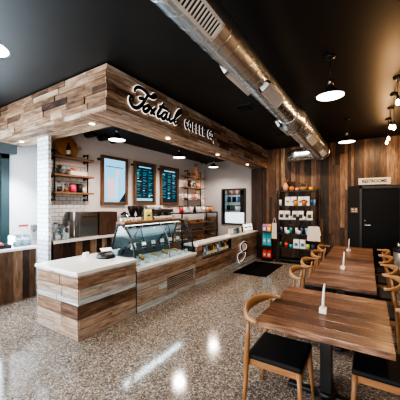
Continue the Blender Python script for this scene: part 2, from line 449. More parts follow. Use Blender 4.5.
# ------------------------------------------------------------------ sign on the soffit
SIGN = [
[(2.518,3.135),(2.526,3.173),(2.573,3.217),(2.646,3.229),(2.722,3.214),(2.774,3.184),(2.809,3.177),(2.864,3.177),(2.919,3.196),(2.938,3.228),(2.9,3.234),(2.854,3.199)],
[(2.774,3.184),(2.739,3.129),(2.697,3.066),(2.638,2.994),(2.565,2.939),(2.495,2.932),(2.449,2.963),(2.434,3.009),(2.449,3.048)],
[(2.597,3.075),(2.663,3.097),(2.722,3.087)],
[(2.748,3.022),(2.697,2.988),(2.68,2.947),(2.714,2.933),(2.765,2.96),(2.801,3.008),(2.786,3.038),(2.748,3.022),(2.809,3.029)],
[(2.809,3.029),(2.847,2.999),(2.876,2.958),(2.919,2.953)],
[(2.938,3.049),(2.876,2.987),(2.818,2.929)],
[(3.115,3.172),(3.055,3.087),(2.987,2.996),(2.973,2.947),(3.016,2.948),(3.065,2.988)],
[(3.006,3.092),(3.095,3.112),(3.209,3.104)],
[(3.177,3.057),(3.115,3.033),(3.065,2.972),(3.075,2.936),(3.126,2.95),(3.177,3.011),(3.19,3.057),(3.167,2.974),(3.198,2.949),(3.245,2.985)],
[(3.273,3.065),(3.245,2.996),(3.258,2.945),(3.306,2.958),(3.355,2.991)],
[(3.355,2.991),(3.441,3.071),(3.548,3.158),(3.536,3.191),(3.476,3.159),(3.407,3.068),(3.373,2.975),(3.395,2.939),(3.448,2.967)]]
LET = [(0, 1, 2), (3,), (4, 5), (6, 7), (8,), (9,), (10,)]
def smooth_path(pts, n=5, closed=False):
    out = []; N = len(pts); P = [Vector((*p, 0)) if len(p) == 2 else Vector(p) for p in pts]
    rng = range(N if closed else N-1)
    for i in rng:
        if closed: a, b, c, d = P[i-1], P[i], P[(i+1) % N], P[(i+2) % N]
        else: a, b, c, d = P[max(0, i-1)], P[i], P[i+1], P[min(N-1, i+2)]
        for k in range(n):
            t = k/n
            out.append(.5*((2*b)+(c-a)*t+(2*a-5*b+4*c-d)*t*t+(3*b-a-3*c+d)*t**3))
    if not closed: out.append(P[-1])
    return out
sx0 = SX + .008
sign = thing('shop_sign', 'black script and block letter sign edged in white light on timber soffit', 'sign', (sx0, 3.3, 3.05))
def sign_pts(st): return [Vector((0, p.x-3.3, p.y-3.05)) for p in smooth_path(st)]
for ids in LET:
    a = MB(); h = MB()
    for i in ids:
        p = sign_pts(SIGN[i]); n = len(p)
        w = [.0215*(.8+.35*math.sin(math.pi*min(1, max(0, k/(n-1))))) for k in range(n)]
        a.tube([q+Vector((.022, 0, 0)) for q in p], [(r*1.12, .008) for r in w], 'ink', 8, up=(1, 0, 0))
        h.tube([q+Vector((.012, 0, 0)) for q in p], [(r*1.12+.009, .006) for r in w], 'halo', 8, up=(1, 0, 0))
    L = part('letter', a, sign); part('light_edge', h, L)
def text_mesh(txt, size, ext, off=0, shear=0, sxx=1.0, mat='ink', align='CENTER'):
    cu = bpy.data.curves.new('t', 'FONT'); cu.body = txt; cu.size = size; cu.extrude = ext; cu.offset = off
    cu.align_x = align; cu.align_y = 'CENTER'; cu.resolution_u = 3
    o = bpy.data.objects.new('t', cu); C.objects.link(o)
    dg = bpy.context.evaluated_depsgraph_get(); dg.update()
    me = bpy.data.meshes.new_from_object(o.evaluated_get(dg))
    bpy.data.objects.remove(o); bpy.data.curves.remove(cu)
    for v in me.vertices: v.co.x *= sxx
    me.materials.clear(); me.materials.append(M[mat])
    return me
ROT_PX = (R(90), 0, R(90))      # text that faces +X and runs along +Y
ROT_NY = (R(90), 0, 0)          # text that faces -Y and runs along +X
yy = 3.655
for ch in 'COFFEE CO.':
    if ch == ' ': yy += .085; continue
    wv = .05 if ch == '.' else .112
    yc = yy + wv/2; zc = 3.005
    me = text_mesh(ch, .205, .006, .012, 0, .60)
    zz = zc if ch != '.' else zc-.06
    L = link('letter', me, sign, (.022, yc-3.3, zz-3.05), rot=ROT_PX)
    me2 = text_mesh(ch, .205, .003, .016, 0, .60, 'halo')
    e = link('light_edge', me2, L, (0, 0, -.010))
    yy += wv

# fox-tail emblem on the counter face
FX = -2.93
em = thing('emblem_sign', 'white-edged curling tail emblem on the plank front of the service counter', 'emblem', (FX, 6.87, .33))
a = MB(); h = MB()
def emb(st): return [Vector((0, p.x-6.87, p.y-.33)) for p in smooth_path(st, 5, True)]
p1 = emb([(6.721, .439), (6.691, .529), (6.782, .583), (6.938, .596), (7.087, .553), (7.147, .482), (7.1, .398), (7.002, .354), (6.844, .367)])
p2 = emb([(7.022, .359), (7.048, .266), (6.983, .163), (6.844, .104), (6.661, .088), (6.544, .177), (6.503, .279), (6.575, .325), (6.80, .345)])
for p, wd_ in ((p1, 1), (p2, .8)):
    n = len(p); wv_ = [(.030 if q.y > .0 else .018)*wd_ for q in p]
    a.tube([q+Vector((.022, 0, 0)) for q in p], [(w_, .006) for w_ in wv_], 'ink', 8, up=(1, 0, 0), closed=True)
    h.tube([q+Vector((.014, 0, 0)) for q in p], [(w_+.006, .006) for w_ in wv_], 'halo', 8, up=(1, 0, 0), closed=True)
cy_ = sum(q.y for q in p1)/len(p1); cz_ = sum(q.z for q in p1)/len(p1)
f_ = [h.bm.faces.new([h.bm.verts.new((.016, cy_+(q.y-cy_)*.62, cz_+(q.z-cz_)*.62)) for q in p1])]
h._fin(f_, 'paper')
part('outline', a, em); part('light_edge', h, em)

# ------------------------------------------------------------------ counters
SLZ = .835
CX = -2.955     # plank face of the counters
# near end block where orders are taken
oc = thing('order_counter', 'reclaimed plank counter block with white worktop and empty free end', 'counter', (-3.4, 2.4, 0))
def off(mbfun, root): return mbfun
def ctr(name, mb, root):
    o = link(name, mb.data(name), root); o.matrix_parent_inverse = Matrix.Translation(-Vector(root.location)); return o
rows_near = [(.125, .64), (.125, .62), (.165, .30), (.075, 1.0), (.13, .72), (.135, .42), (.03, .95)]
cw = MB().box((-3.86, 1.955, 0), (CX-.02, 2.885, .79), 'black')
planks(cw, (CX-.02, 1.95, 0), (0, 1, 0), (0, 0, 1), (1, 0, 0), .94, rows_near, (.3, .8), .02, .12, 'counter_wood')
planks(cw, (-3.87, 1.955, 0), (1, 0, 0), (0, 0, 1), (0, -1, 0), .915, rows_near, (.3, .8), .02, .12, 'counter_wood')
ctr('plank_cladding', cw, oc)
ctr('worktop', MB().box((-3.90, 1.905, .789), (CX+.03, 2.895, SLZ), 'quartz', bevel=.006), oc)
ctr('cable_grommet', MB().lathe([(0, 0), (.035, 0), (.035, .004), (0, .004)], (-3.15, 2.62, SLZ+.0005), 'grey_metal'), oc)

# display case unit
dc = thing('display_case', 'curved glass pastry case lit inside, standing on a plank base', 'display case', (-3.3, 3.7, 0))
Y0, Y1 = 2.915, 4.53
bs = MB().box((-3.68, Y0, 0), (CX-.02, Y1, .63), 'black')
rows_case = [(.10, .95), (.115, .70), (.115, .78), (.12, .82), (.12, .62), (.06, .72)]
def case_tone(a, b, v0, v1, t): return 1.0 if (v0 < .05 and a < .5) or (.2 < v0 < .4 and .35 < a < .9) else t
planks(bs, (CX-.02, Y0, 0), (0, 1, 0), (0, 0, 1), (1, 0, 0), Y1-Y0, rows_case, (.3, .9), .02, .12, 'counter_wood', tone_fn=case_tone)
ctr('plank_base', bs, dc)
gv = MB().box((CX+.0045, 3.62, .155), (CX+.010, 4.42, .375), 'grille_dark')
for i in range(6): gv.box((CX+.009, 3.62, .165+i*.035), (CX+.020, 4.42, .181+i*.035), 'counter_wood', .75, (0, 1, 0))
ctr('vent_grille', gv, dc)
ctr('deck', MB().box((-3.68, Y0, .632), (CX+.03, Y1, .685), 'quartz', bevel=.006), dc)
ZT = 1.315
rpn = MB(); f_ = rpn.bm.faces.new([rpn.bm.verts.new(v) for v in ((-3.655, Y0+.03, .69), (-3.655, Y1-.03, .69), (-3.43, Y1-.03, 1.24), (-3.43, Y0+.03, 1.24))]); rpn._fin([f_], 'case_back')
ctr('rear_panel', rpn, dc)
pf = [(-3.035, .69), (-3.028, .80), (-3.036, .92), (-3.062, 1.02), (-3.11, 1.12), (-3.18, 1.22), (CX-.32, ZT)]
g = MB(); vs = []
sp_ = [(p.x, p.y) for p in smooth_path(pf, 3)]
for (x, z) in sp_: vs.append((g.bm.verts.new((x, Y0+.015, z)), g.bm.verts.new((x, Y1-.015, z))))
fs = [g.bm.faces.new((a[0], a[1], b[1], b[0])) for a, b in zip(vs, vs[1:])]
g._fin(fs, 'glass', smooth=True)
ctr('front_glass', g, dc)
for y in (Y0+.012, Y1-.012):
    g = MB(); poly = sp_ + [(-3.40, ZT), (-3.66, .70)]
    f = g.bm.faces.new([g.bm.verts.new((x, y, z)) for x, z in poly]); g._fin([f], 'glass'); ctr('side_glass', g, dc)
    fr_ = MB().tube([(x, y, z) for x, z in sp_], (.010, .008), 'black', 8) if False else MB().tube([(x+.004, y, z) for x, z in sp_], .018, 'black', 8)
    fr_.tube([(CX-.32, y, ZT), (-3.40, y, ZT), (-3.53, y, 1.005), (-3.66, y, .70)], .017, 'black', 8)
    ctr('edge_frame', fr_, dc)
ctr('mullion', MB().tube([(x+.002, 3.78, z) for x, z in sp_], .007, 'steel', 8), dc)
ctr('top_rail', MB().box((-3.44, Y0, ZT+.002), (CX-.30, Y1, ZT+.012), 'black').box((-3.44, Y0, ZT-.03), (-3.41, Y1, ZT+.002), 'black'), dc)
ctr('strip_light', MB().box((-3.40, Y0+.05, ZT-.022), (-3.34, Y1-.05, ZT-.004), 'case_light'), dc)
for z in (.93, 1.10):
    ctr('glass_shelf', MB().box((-3.62, Y0+.03, z), (-3.20 if z > 1 else -3.12, Y1-.03, z+.008), 'clear_plastic').tube([(-3.40, 3.3, z-.01), (-3.40, 4.1, z-.01)], .006, 'steel', 6), dc)
for k, (y, s_) in enumerate(((3.25, 1), (3.55, -1), (4.05, 1), (4.32, -1))):
    ctr('brace', MB().tube([(-3.53, y-.15*s_, .80), (-3.37, y+.15*s_, 1.26)], .011, 'black', 6), dc)

# pastries and price cards on the deck of the case
def mk_tray(w=.2, d=.3, mat='white'):
    def f():
        return link('serving_tray', MB().box((-d/2, -w/2, 0), (d/2, w/2, .008), mat, bevel=.003).box((-d/2, -w/2, .008), (d/2, -w/2+.008, .022), mat).box((-d/2, w/2-.008, .008), (d/2, w/2, .022), mat).data('serving_tray'))
    return f
for i in range(5):
    place('tray', mk_tray(), (-3.33, 3.07+i*.315, .688), 0, f'white serving tray on the case deck, {ORD[i]} from the order counter', 'tray', 'trays in the pastry case')
def mk_croissant():
    pts = [Vector((.05*math.cos(a), .055*math.sin(a), .024)) for a in [R(-100+20*i) for i in range(11)]]
    return link('croissant', MB().tube(pts, [.006+.0165*math.sin(math.pi*i/10) for i in range(11)], 'pastry', 10).data('croissant'))
def mk_muffin():
    t = link('muffin', None)
    link('paper_case', MB().lathe([(0, 0), (.026, 0), (.034, .04), (0, .04)], (0, 0, 0), 'pastry_dark', 14).data('paper_case'), t)
    link('crown', MB().lathe([(.034, .038), (.042, .048), (.034, .066), (.016, .076), (0, .078)], (0, 0, 0), 'pastry', 14).data('crown'), t)
    return t
k = 0
for i in range(5):
    for j in range(2):
        y = 3.07+i*.315-.045+.09*j; x = -3.26 - .14*(j % 2)
        if i % 2 == 0: place('croissant', mk_croissant, (x-.0, y, .6985), R(40+50*j), f'golden croissant, {"front" if j==0 else "rear"} one on the {ORD[i]} tray of the case', 'croissant', 'croissants in the case')
        else: place('muffin', mk_muffin, (x, y, .6975), 0, f'browned muffin, {"front" if j==0 else "rear"} one on the {ORD[i]} tray of the case', 'muffin', 'muffins in the case')
def mk_card():
    t = link('price_card', None)
    link('card', MB().box((-.003, -.05, .012), (.0, .05, .075), 'white', mtx=Matrix.Rotation(R(-14), 4, 'Y')).data('card'), t)
    link('stand', MB().box((-.03, -.052, 0), (.016, .052, .012), 'clear_plastic').data('stand'), t)
    return t
for i in range(7):
    place('card', mk_card, (-3.09, 3.05+i*.225, .6865), 0, f'small white price card behind the curved glass, {ORD[i]} from the order counter', 'price card', 'price cards in the case')
for i in range(6):
    place('card', mk_card, (-3.24, 3.12+i*.24, .9395), 0, f'small white price card on the glass shelf, {ORD[i]} from the order counter', 'price card', 'price cards on the glass shelf')

# timber ledge over the back of the case, with paper cups
lg = MB()
for i in range(2): lg.box((-3.455+i*.1, 2.93, 1.3335), (-3.358+i*.1, 4.50, 1.367), 'shelf_wood', .5+.3*i, (0, 1, 0), bevel=.003)

single('cup_ledge', lg, 'orange-brown timber ledge along the top of the pastry case', 'ledge')
def mk_cup(r0=.026, r1=.033, h=.058, mat='white'):
    def f():
        t = link('paper_cup', None)
        link('cup_body', MB().lathe([(0, 0), (r0, 0), (r1, h), (r1-.003, h), (r0-.003, .006), (0, .006)], (0, 0, 0), mat, 14).data('cup_body'), t)
        link('rolled_rim', MB().lathe([(r1-.001, h-.003), (r1+.0025, h), (r1-.001, h+.003)], (0, 0, 0), mat, 14).data('rolled_rim'), t)
        return t
    return f
ys = [2.99+i*.08 for i in range(6)] + [3.79+i*.08 for i in range(7)]
for i, y in enumerate(ys):
    place('cup_s', mk_cup(), (-3.385, y, 1.3685), 0, f'white paper cup on the case ledge, {ORD[i]} from the order counter', 'cup', 'cups along the case ledge')
def mk_bag(w, h, d, mat, patch, lab2=None):
    def f():
        t = link('coffee_bag', None)
        b = MB()
        b.prism([(-d/2, -w/2), (d/2, -w/2), (d/2, w/2), (-d/2, w/2)], 0, h*.78, mat, top_poly=[(-d*.46, -w*.49), (d*.46, -w*.49), (d*.46, w*.49), (-d*.46, w*.49)])
        b.prism([(-d*.46, -w*.49), (d*.46, -w*.49), (d*.46, w*.49), (-d*.46, w*.49)], h*.78, h*.94, mat, top_poly=[(-.006, -w/2), (.006, -w/2), (.006, w/2), (-.006, w/2)])
        b.box((-.006, -w/2, h*.94), (.006, w/2, h), mat)
        link('pouch', b.data('pouch'), t)
        link('front_label', MB().box((d/2-.001, -w*.34, h*.2), (d/2+.002, w*.34, h*.62), patch).box((d/2+.002, -w*.2, h*.36), (d/2+.003, w*.2, h*.5), lab2 or mat).data('front_label'), t)
        return t
    return f
place('ybag', mk_bag(.125, .20, .07, 'yellow', 'yellow', 'ink'), (-3.36, 3.58, 1.3685), R(-25), 'yellow coffee bag with a round dark mark on the case ledge', 'bag')
def mk_votive():
    t = link('votive_glass', None)
    link('glass_cup', MB().lathe([(0, 0), (.028, 0), (.033, .07), (.030, .07), (.026, .008), (0, .008)], (0, 0, 0), 'clear_plastic', 14).data('glass_cup'), t)
    link('candle', MB().lathe([(0, .009), (.025, .009), (.027, .045), (0, .045)], (0, 0, 0), 'terracotta', 14).data('candle'), t)
    return t
place('votive', mk_votive, (-3.36, 3.71, 1.3685), 0, 'small pinkish glass beside the yellow bag on the case ledge', 'glass')

# service counter beyond the case, with the open drinks cooler let into it
sc = thing('service_counter', 'long plank counter with white worktop running to the timber wall', 'counter', (-3.3, 6.4, 0))
S0, S1 = 4.545, 8.06; K0, K1 = 4.80, 6.18; KZ0, KZ1 = .50, .775
b = MB().box((-3.26, S0, 0), (CX-.02, S1, .49), 'black').box((-3.26, S0, .49), (CX-.02, K0-.02, .79), 'black').box((-3.26, K1+.02, .49), (CX-.02, S1, .79), 'black').box((-3.26, K0-.02, .49), (-3.245, K1+.02, .79), 'black')
low = [(.13, 1.0), (.12, .40), (.12, .32), (.12, .42)]
planks(b, (CX-.02, S0, 0), (0, 1, 0), (0, 0, 1), (1, 0, 0), S1-S0, low, (.4, 1.3), .02, .13, 'counter_wood')
up = [(.10, .6), (.10, .42), (.095, .75)]
planks(b, (CX-.02, S0, .49), (0, 1, 0), (0, 0, 1), (1, 0, 0), K0-S0-.018, up, (.3, .6), .02, .15, 'counter_wood')
planks(b, (CX-.02, K1+.018, .49), (0, 1, 0), (0, 0, 1), (1, 0, 0), S1-K1-.018, up, (.4, 1.1), .02, .15, 'counter_wood')
ctr('plank_cladding', b, sc)
ctr('worktop', MB().box((-3.27, S0, .791), (CX+.03, S1, SLZ), 'quartz', bevel=.006), sc)
oc2 = thing('open_cooler', 'black open-front drinks cooler let into the plank counter', 'cooler', (-3.2, 5.49, .5))
ctr('cabinet', MB().box((-3.24, K0-.015, .492), (-3.225, K1+.015, .785), 'black').box((-3.225, K0-.015, .492), (CX-.005, K1+.015, .507), 'black').box((-3.225, K0-.015, .507), (CX-.005, K0, .785), 'black').box((-3.225, K1, .507), (CX-.005, K1+.015, .785), 'black').box((-3.225, K0, .772), (CX-.005, K1, .785), 'black'), oc2)
ctr('wire_shelf', MB().box((-3.22, K0+.003, .508), (-3.11, K1-.003, .56), 'black'), oc2)
ctr('front_lip', MB().box((CX-.03, K0+.002, .508), (CX-.012, K1-.002, .54), 'grey_metal'), oc2)
def mk_bottle(mat, cap, h=.2, r=.03, lab='white'):
    def f():
        t = link('drink_bottle', None)
        link('bottle_body', MB().lathe([(0, 0), (r, 0), (r, h*.55), (r*.9, h*.65), (r*.42, h*.8), (r*.4, h*.93), (0, h*.93)], (0, 0, 0), mat, 12).data('bottle_body'), t)
        link('cap', MB().lathe([(r*.46, h*.9), (r*.46, h), (0, h)], (0, 0, 0), cap, 12).data('cap'), t)
        link('label_band', MB().lathe([(r+.0006, h*.15), (r+.0006, h*.45)], (0, 0, 0), lab, 12).data('label_band'), t)
        return t
    return f
kinds = [('clear_plastic', 'white', 'white', 'clear'), ('gold', 'black', 'white', 'amber'), ('dark_green', 'white', 'yellow', 'green'), ('brown', 'gold', 'paper', 'brown'), ('sky', 'white', 'white', 'blue'), ('white', 'red', 'sky', 'milk white')]
for row, (xx, zz, hh) in enumerate(((-3.03, .509, .235), (-3.155, .562, .19))):
    for i in range(13):
        m_, c_, l_, nm = kinds[(i*5+row*2) % 6]
        place(('db', m_, hh), mk_bottle(m_, c_, hh, .039, l_), (xx, K0+.09+i*.1, zz), 0, f'{nm} drink bottle in the {"front" if row==0 else "rear"} row of the open cooler, {ORD[i]} from the case', 'bottle', 'bottles in the open cooler')

# tablets and small things at the far end of the service counter
def mk_tablet():
    t = link('tablet_stand', None)
    rm = Matrix.Rotation(R(-14), 4, 'Y')
    link('screen', MB().box((-.006, -.105, .03), (.006, .105, .24), 'white', bevel=.004, mtx=rm).data('screen'), t)
    link('display', MB().box((.0062, -.085, .05), (.0075, .085, .22), 'tablet_white', mtx=rm).box((.0075, -.06, .10), (.0082, .06, .15), 'grey_metal', mtx=rm).data('display'), t)
    link('foot', MB().box((-.12, -.06, 0), (.04, .06, .012), 'white', bevel=.003).tube([(-.09, 0, .01), (-.03, 0, .14)], .01, 'white', 8).data('foot'), t)
    return t
for i, y in enumerate((7.50, 7.80)):
    place('tablet', mk_tablet, (-3.08, y, SLZ+.001), R(-30), f'white tablet standing on the service counter, {"beside the black canister" if i==0 else "next to the timber wall"}', 'tablet')
def mk_pump():
    t = link('pump_bottle', None)
    link('bottle_body', MB().lathe([(0, 0), (.036, 0), (.036, .13), (.014, .16), (.014, .18), (0, .18)], (0, 0, 0), 'cream', 14).data('bottle_body'), t)
    link('pump', MB().tube([(0, 0, .18), (0, 0, .22), (.045, 0, .215)], .006, 'black', 8).data('pump'), t)
    return t
for i, y in enumerate((6.42, 6.6, 7.14)):
    place('pump', mk_pump, (-3.12, y, SLZ+.001), R(-40), f'cream pump bottle on the service counter, {ORD[i]} from the pastry case', 'bottle')
def mk_pot():
    t = link('potted_plant', None)
    link('pot', MB().lathe([(0, 0), (.045, 0), (.06, .09), (.052, .09), (.04, .02), (0, .02)], (0, 0, 0), 'slate', 14).data('pot'), t)
    f = MB(); q = random.Random(3)
    for i in range(26):
        a = q.uniform(0, 6.28); e = q.uniform(.3, 1.3); l = q.uniform(.08, .14)
        d = Vector((math.cos(a)*math.cos(e), math.sin(a)*math.cos(e), math.sin(e)))
        p0 = Vector((0, 0, .08)); p1 = p0+d*l*.6; p2 = p0+d*l+Vector((0, 0, -.02))
        f.tube([p0, p1, p2], [(.002, .001), (.014, .002), (.001, .001)], 'green', 6)
    link('foliage', f.data('foliage'), t)
    return t
place('pot', mk_pot, (-3.12, 6.95, SLZ+.001), 0, 'dark leafy plant in a slate pot on the service counter', 'plant')
def mk_tin(mat, r=.04, h=.1):
    def f():
        t = link('canister', None)
        link('tin_body', MB().lathe([(0, 0), (r, 0), (r, h*.85), (0, h*.85)], (0, 0, 0), mat, 14).data('tin_body'), t)
        link('lid', MB().lathe([(r+.002, h*.84), (r+.002, h), (0, h)], (0, 0, 0), 'black', 14).data('lid'), t)
        return t
    return f
place('tin_sky', mk_tin('sky', .045, .12), (-3.12, 6.76, SLZ+.001), 0, 'pale blue canister with black lid on the service counter', 'canister')
place('tin_blk', mk_tin('black', .05, .15), (-3.17, 7.33, SLZ+.001), 0, 'black canister between the pump bottles and tablets on the service counter', 'canister')

# tablet terminal and bits on the order counter, near the case end
pt = thing('payment_terminal', 'rounded black payment terminal on the white order counter', 'terminal', (-3.42, 2.71, SLZ+.001), R(-20))
part('base', MB().lathe([(0, 0), (.16, 0), (.165, .02), (.13, .07), (.06, .09), (0, .092)], (0, 0, 0), 'black', 28, sy=.85), pt)
part('screen', MB().box((-.09, -.085, .0), (.0, .085, .012), 'white', bevel=.003, mtx=Matrix.Translation((.055, 0, .098)) @ Matrix.Rotation(R(25), 4, 'Y')), pt)
part('stem', MB().tube([(-.03, 0, .08), (-.05, 0, .15), (-.02, 0, .19)], .013, 'black', 10), pt)
cd = thing('card_holder', 'small white card holder on the order counter beside the payment terminal', 'card holder', (-3.68, 2.55, SLZ+.001), R(20))
part('tray', MB().box((-.05, -.07, 0), (.05, .07, .012), 'white', bevel=.003), cd); part('cards', MB().box((-.03, -.05, .0125), (.02, .05, .075), 'paper', bevel=.002), cd)

# ------------------------------------------------------------------ back bar behind the case
BZ = 1.04
bb = thing('back_bar', 'upright-board back bar with pale worktop under the menu screens', 'counter', (-4.65, 4, 0))
m = MB().prism([(-4.39, 2.44), (-4.39, 5.9), (-4.94, 5.9), (-4.94, 2.66), (-4.44, 2.46)], 0, BZ-.04, 'black')
y = 2.44
while y < 5.9:
    w = RNG.uniform(.1, .16); y1 = min(5.9, y+w)
    m.box((-4.389, y+.001, .0), (-4.37+RNG.uniform(-.004, .003), y1-.001, BZ-.045), 'cabinet_wood', RNG.choice([.1, .25, .35, .5, .7, .9]), (0, 0, 1)); y = y1
ctr('board_front', m, bb)
ctr('worktop', MB().prism([(-4.345, 2.425), (-4.345, 5.92), (-4.94, 5.92), (-4.94, 2.66), (-4.40, 2.44)], BZ-.039, BZ, 'quartz'), bb)
ib = thing('ice_bin', 'brushed steel undercounter appliance on the back bar beside the taps', 'appliance', (-4.7, 3.16, BZ+.001))
part('body', MB().box((-.22, -.20, 0), (.22, .20, .47), 'steel', bevel=.008), ib)
part('door_panel', MB().box((.221, -.18, .03), (.232, .18, .43), 'steel', bevel=.004), ib)
part('handle', MB().tube([(.235, -.14, .38), (.26, -.14, .38), (.26, .14, .38), (.235, .14, .38)], .007, 'black', 8), ib)
wc = thing('wooden_cabinet', 'dark wooden cabinet standing on the back bar beside the steel appliance', 'cabinet', (-4.7, 3.62, BZ+.001))
part('carcass', MB().box((-.22, -.225, 0), (.21, .225, .46), 'cabinet_wood', .2, (0, 0, 1), bevel=.005), wc)
for s_ in (-1, 1):
    d_ = part('door', MB().box((.211, -.1+s_*.11, .02), (.226, .1+s_*.11, .44), 'cabinet_wood', .28, (0, 0, 1), bevel=.004), wc)
    part('knob', MB().ellipsoid((.235, -.07*s_+s_*.11, .24), (.012, .012, .012), 'black', 10, 6), d_)
# taps
for i, (y, nm) in enumerate(((2.80, 'beside the glass jars'), (2.90, 'beside the steel appliance'))):
    t = thing('beer_tap', f'slim tap tower on the back bar, {nm}', 'tap', (-4.55, y, BZ+.001))
    part('column', MB().lathe([(0, 0), (.035, 0), (.03, .01), (.014, .014), (.014, .30), (0, .31)], (0, 0, 0), 'steel', 14), t)
    part('spout', MB().tube([(0, 0, .27), (.06, 0, .27), (.07, 0, .22)], .009, 'steel', 8), t)
    part('tap_handle', MB().lathe([(.008, .31), (.016, .36), (.02, .46), (.012, .48), (0, .482)], (0, 0, 0), 'black' if i == 0 else 'paper', 10), t)
def mk_jar(r, h, fill):
    def f():
        t = link('glass_jar', None)
        link('jar_body', MB().lathe([(0, 0), (r, 0), (r, h*.8), (r*.8, h*.9), (r*.8, h*.92)], (0, 0, 0), 'clear_plastic', 16).data('jar_body'), t)
        link('filling', MB().lathe([(0, .004), (r*.93, .004), (r*.93, h*.5), (0, h*.52)], (0, 0, 0), fill, 16).data('filling'), t)
        link('lid', MB().lathe([(r*.84, h*.9), (r*.84, h), (0, h)], (0, 0, 0), 'steel', 16).data('lid'), t)
        return t
    return f
for i, (x, y, r, h, fl, nm) in enumerate(((-4.62, 2.62, .06, .30, 'room_white', 'tall clear jar with white filling, next to the tiled pillar'), (-4.5, 2.70, .065, .22, 'room_white', 'squat clear jar in front of the tall jars'), (-4.70, 2.74, .05, .26, 'sky', 'clear jar with bluish filling in front of the tiles'), (-4.48, 2.56, .045, .17, 'paper', 'small clear jar at the pillar end of the back bar'))):
    place(('jar', i), mk_jar(r, h, fl), (x, y, BZ+.001), 0, nm, 'jar')

# coffee machines on the back bar
def mk_grinder():
    t = link('coffee_grinder', None)
    link('body', MB().box((-.10, -.075, 0), (.10, .075, .05), 'black', bevel=.008).box((-.09, -.06, .05), (.02, .06, .34), 'black', bevel=.012).tube([(0, 0, .16), (.10, 0, .16)], .025, 'steel', 10).data('body'), t)
    link('hopper', MB().lathe([(.04, .34), (.05, .36), (.10, .50), (.10, .56), (.088, .575), (0, .58)], (-.03, 0, 0), 'black', 18).data('hopper'), t)
    link('chute', MB().tube([(.02, 0, .28), (.08, 0, .25), (.085, 0, .2)], .018, 'steel', 8).data('chute'), t)
    return t
for i, y in enumerate((4.47, 4.70)):
    place('grinder', mk_grinder, (-4.68, y, BZ+.001), 0, f'black coffee grinder with a round hopper, {"beside the steel shaker" if i==0 else "beside the espresso machine"}', 'grinder')
es = thing('espresso_machine', 'wide steel espresso machine with glasses on top behind the pastry case', 'espresso machine', (-4.66, 5.32, BZ+.001))
part('body', MB().box((-.20, -.40, .16), (.12, .40, .49), 'steel', bevel=.02).box((-.20, -.40, .02), (.22, .40, .15), 'black', bevel=.01).box((.1, -.38, .40), (.22, .38, .49), 'steel', bevel=.01).box((-.18, -.36, 0), (-.12, .36, .02), 'black').box((.1, -.36, 0), (.16, .36, .02), 'black'), es)
for s_ in (-.26, 0, .26):
    gh = part('group_head', MB().lathe([(0, -.07), (.035, -.07), (.04, 0), (.04, .04), (0, .04)], (.17, s_, .37), 'steel', 14), es)
    part('portafilter_handle', MB().tube([(.20, s_, .315), (.33, s_, .305)], [.012, .016], 'black', 8), gh)
for s_ in (-.41, .41): part('steam_wand', MB().tube([(.18, s_, .42), (.24, s_, .38), (.25, s_, .18)], .006, 'steel', 8), es)
part('cup_rail', MB().tube([(-.18, -.38, .53), (.10, -.38, .53), (.10, .38, .53), (-.18, .38, .53)], .006, 'steel', 8), es)
bl = thing('blender_jug', 'clear blender jug on a black motor base behind the case end', 'blender', (-4.62, 4.16, BZ+.001))
part('motor_base', MB().lathe([(0, 0), (.09, 0), (.095, .03), (.07, .15), (0, .15)], (0, 0, 0), 'black', 4, smooth=False), bl)
part('jug', MB().lathe([(0, .152), (.055, .152), (.085, .38), (.08, .38), (.05, .16), (0, .16)], (0, 0, 0), 'clear_plastic', 12), bl)
part('lid', MB().lathe([(.086, .38), (.086, .41), (.04, .425), (.03, .45), (0, .45)], (0, 0, 0), 'black', 12), bl)
sk = thing('cocktail_shaker', 'steel shaker tin standing between the blender and the grinders', 'shaker', (-4.52, 4.33, BZ+.001))
part('tin', MB().lathe([(0, 0), (.038, 0), (.05, .2), (0, .2)], (0, 0, 0), 'steel', 16), sk); part('cap', MB().lathe([(.05, .2), (.04, .25), (.022, .275), (.022, .31), (0, .315)], (0, 0, 0), 'steel', 16), sk)
def mk_syrup(mat):
    def f():
        t = link('syrup_bottle', None)
        link('bottle_body', MB().lathe([(0, 0), (.036, 0), (.037, .19), (.014, .25), (.014, .29), (0, .29)], (0, 0, 0), mat, 14).data('bottle_body'), t)
        link('pump', MB().tube([(0, 0, .29), (0, 0, .35), (.05, 0, .345)], .007, 'black', 8).data('pump'), t)
        link('label_band', MB().lathe([(.0376, .05), (.0378, .15)], (0, 0, 0), 'paper', 14).data('label_band'), t)
        return t
    return f
for i, (y, mt, nm) in enumerate(((3.93, 'gold', 'amber'), (4.02, 'clear_plastic', 'clear'), (4.86, 'brown', 'brown'), (5.79, 'red', 'red'), (5.87, 'gold', 'amber'))):
    place(('syrup', mt), mk_syrup(mt), (-4.80 if i < 3 else -4.60, y, BZ+.001), 0, f'{nm} syrup bottle with pump on the back bar, {ORD[i]} along from the wooden cabinet', 'bottle', 'syrup bottles on the back bar')
for i in range(8):
    place('cup_m', mk_cup(.026, .038, .09, 'white'), (-4.75+.10*(i % 2), 5.05+.14*(i//2), BZ+.001+.491), 0, f'white cup on top of the espresso machine, {"wall-side" if i%2==0 else "case-side"} row, {ORD[i//2]} from the grinders', 'cup', 'cups on the espresso machine')

for i, y in enumerate((4.95, 5.05, 5.16, 5.50, 5.62, 5.74)):
    mt = ('brown', 'dark_green', 'brown', 'black', 'brown', 'dark_green')[i]
    place(('tallb', mt), mk_bottle(mt, 'black', .53, .038, 'paper'), (-4.915, y, BZ+.001), 0, f'tall {"green" if mt=="dark_green" else mt} bottle behind the espresso machine, {ORD[i]} from the grinders', 'bottle', 'tall bottles behind the espresso machine')

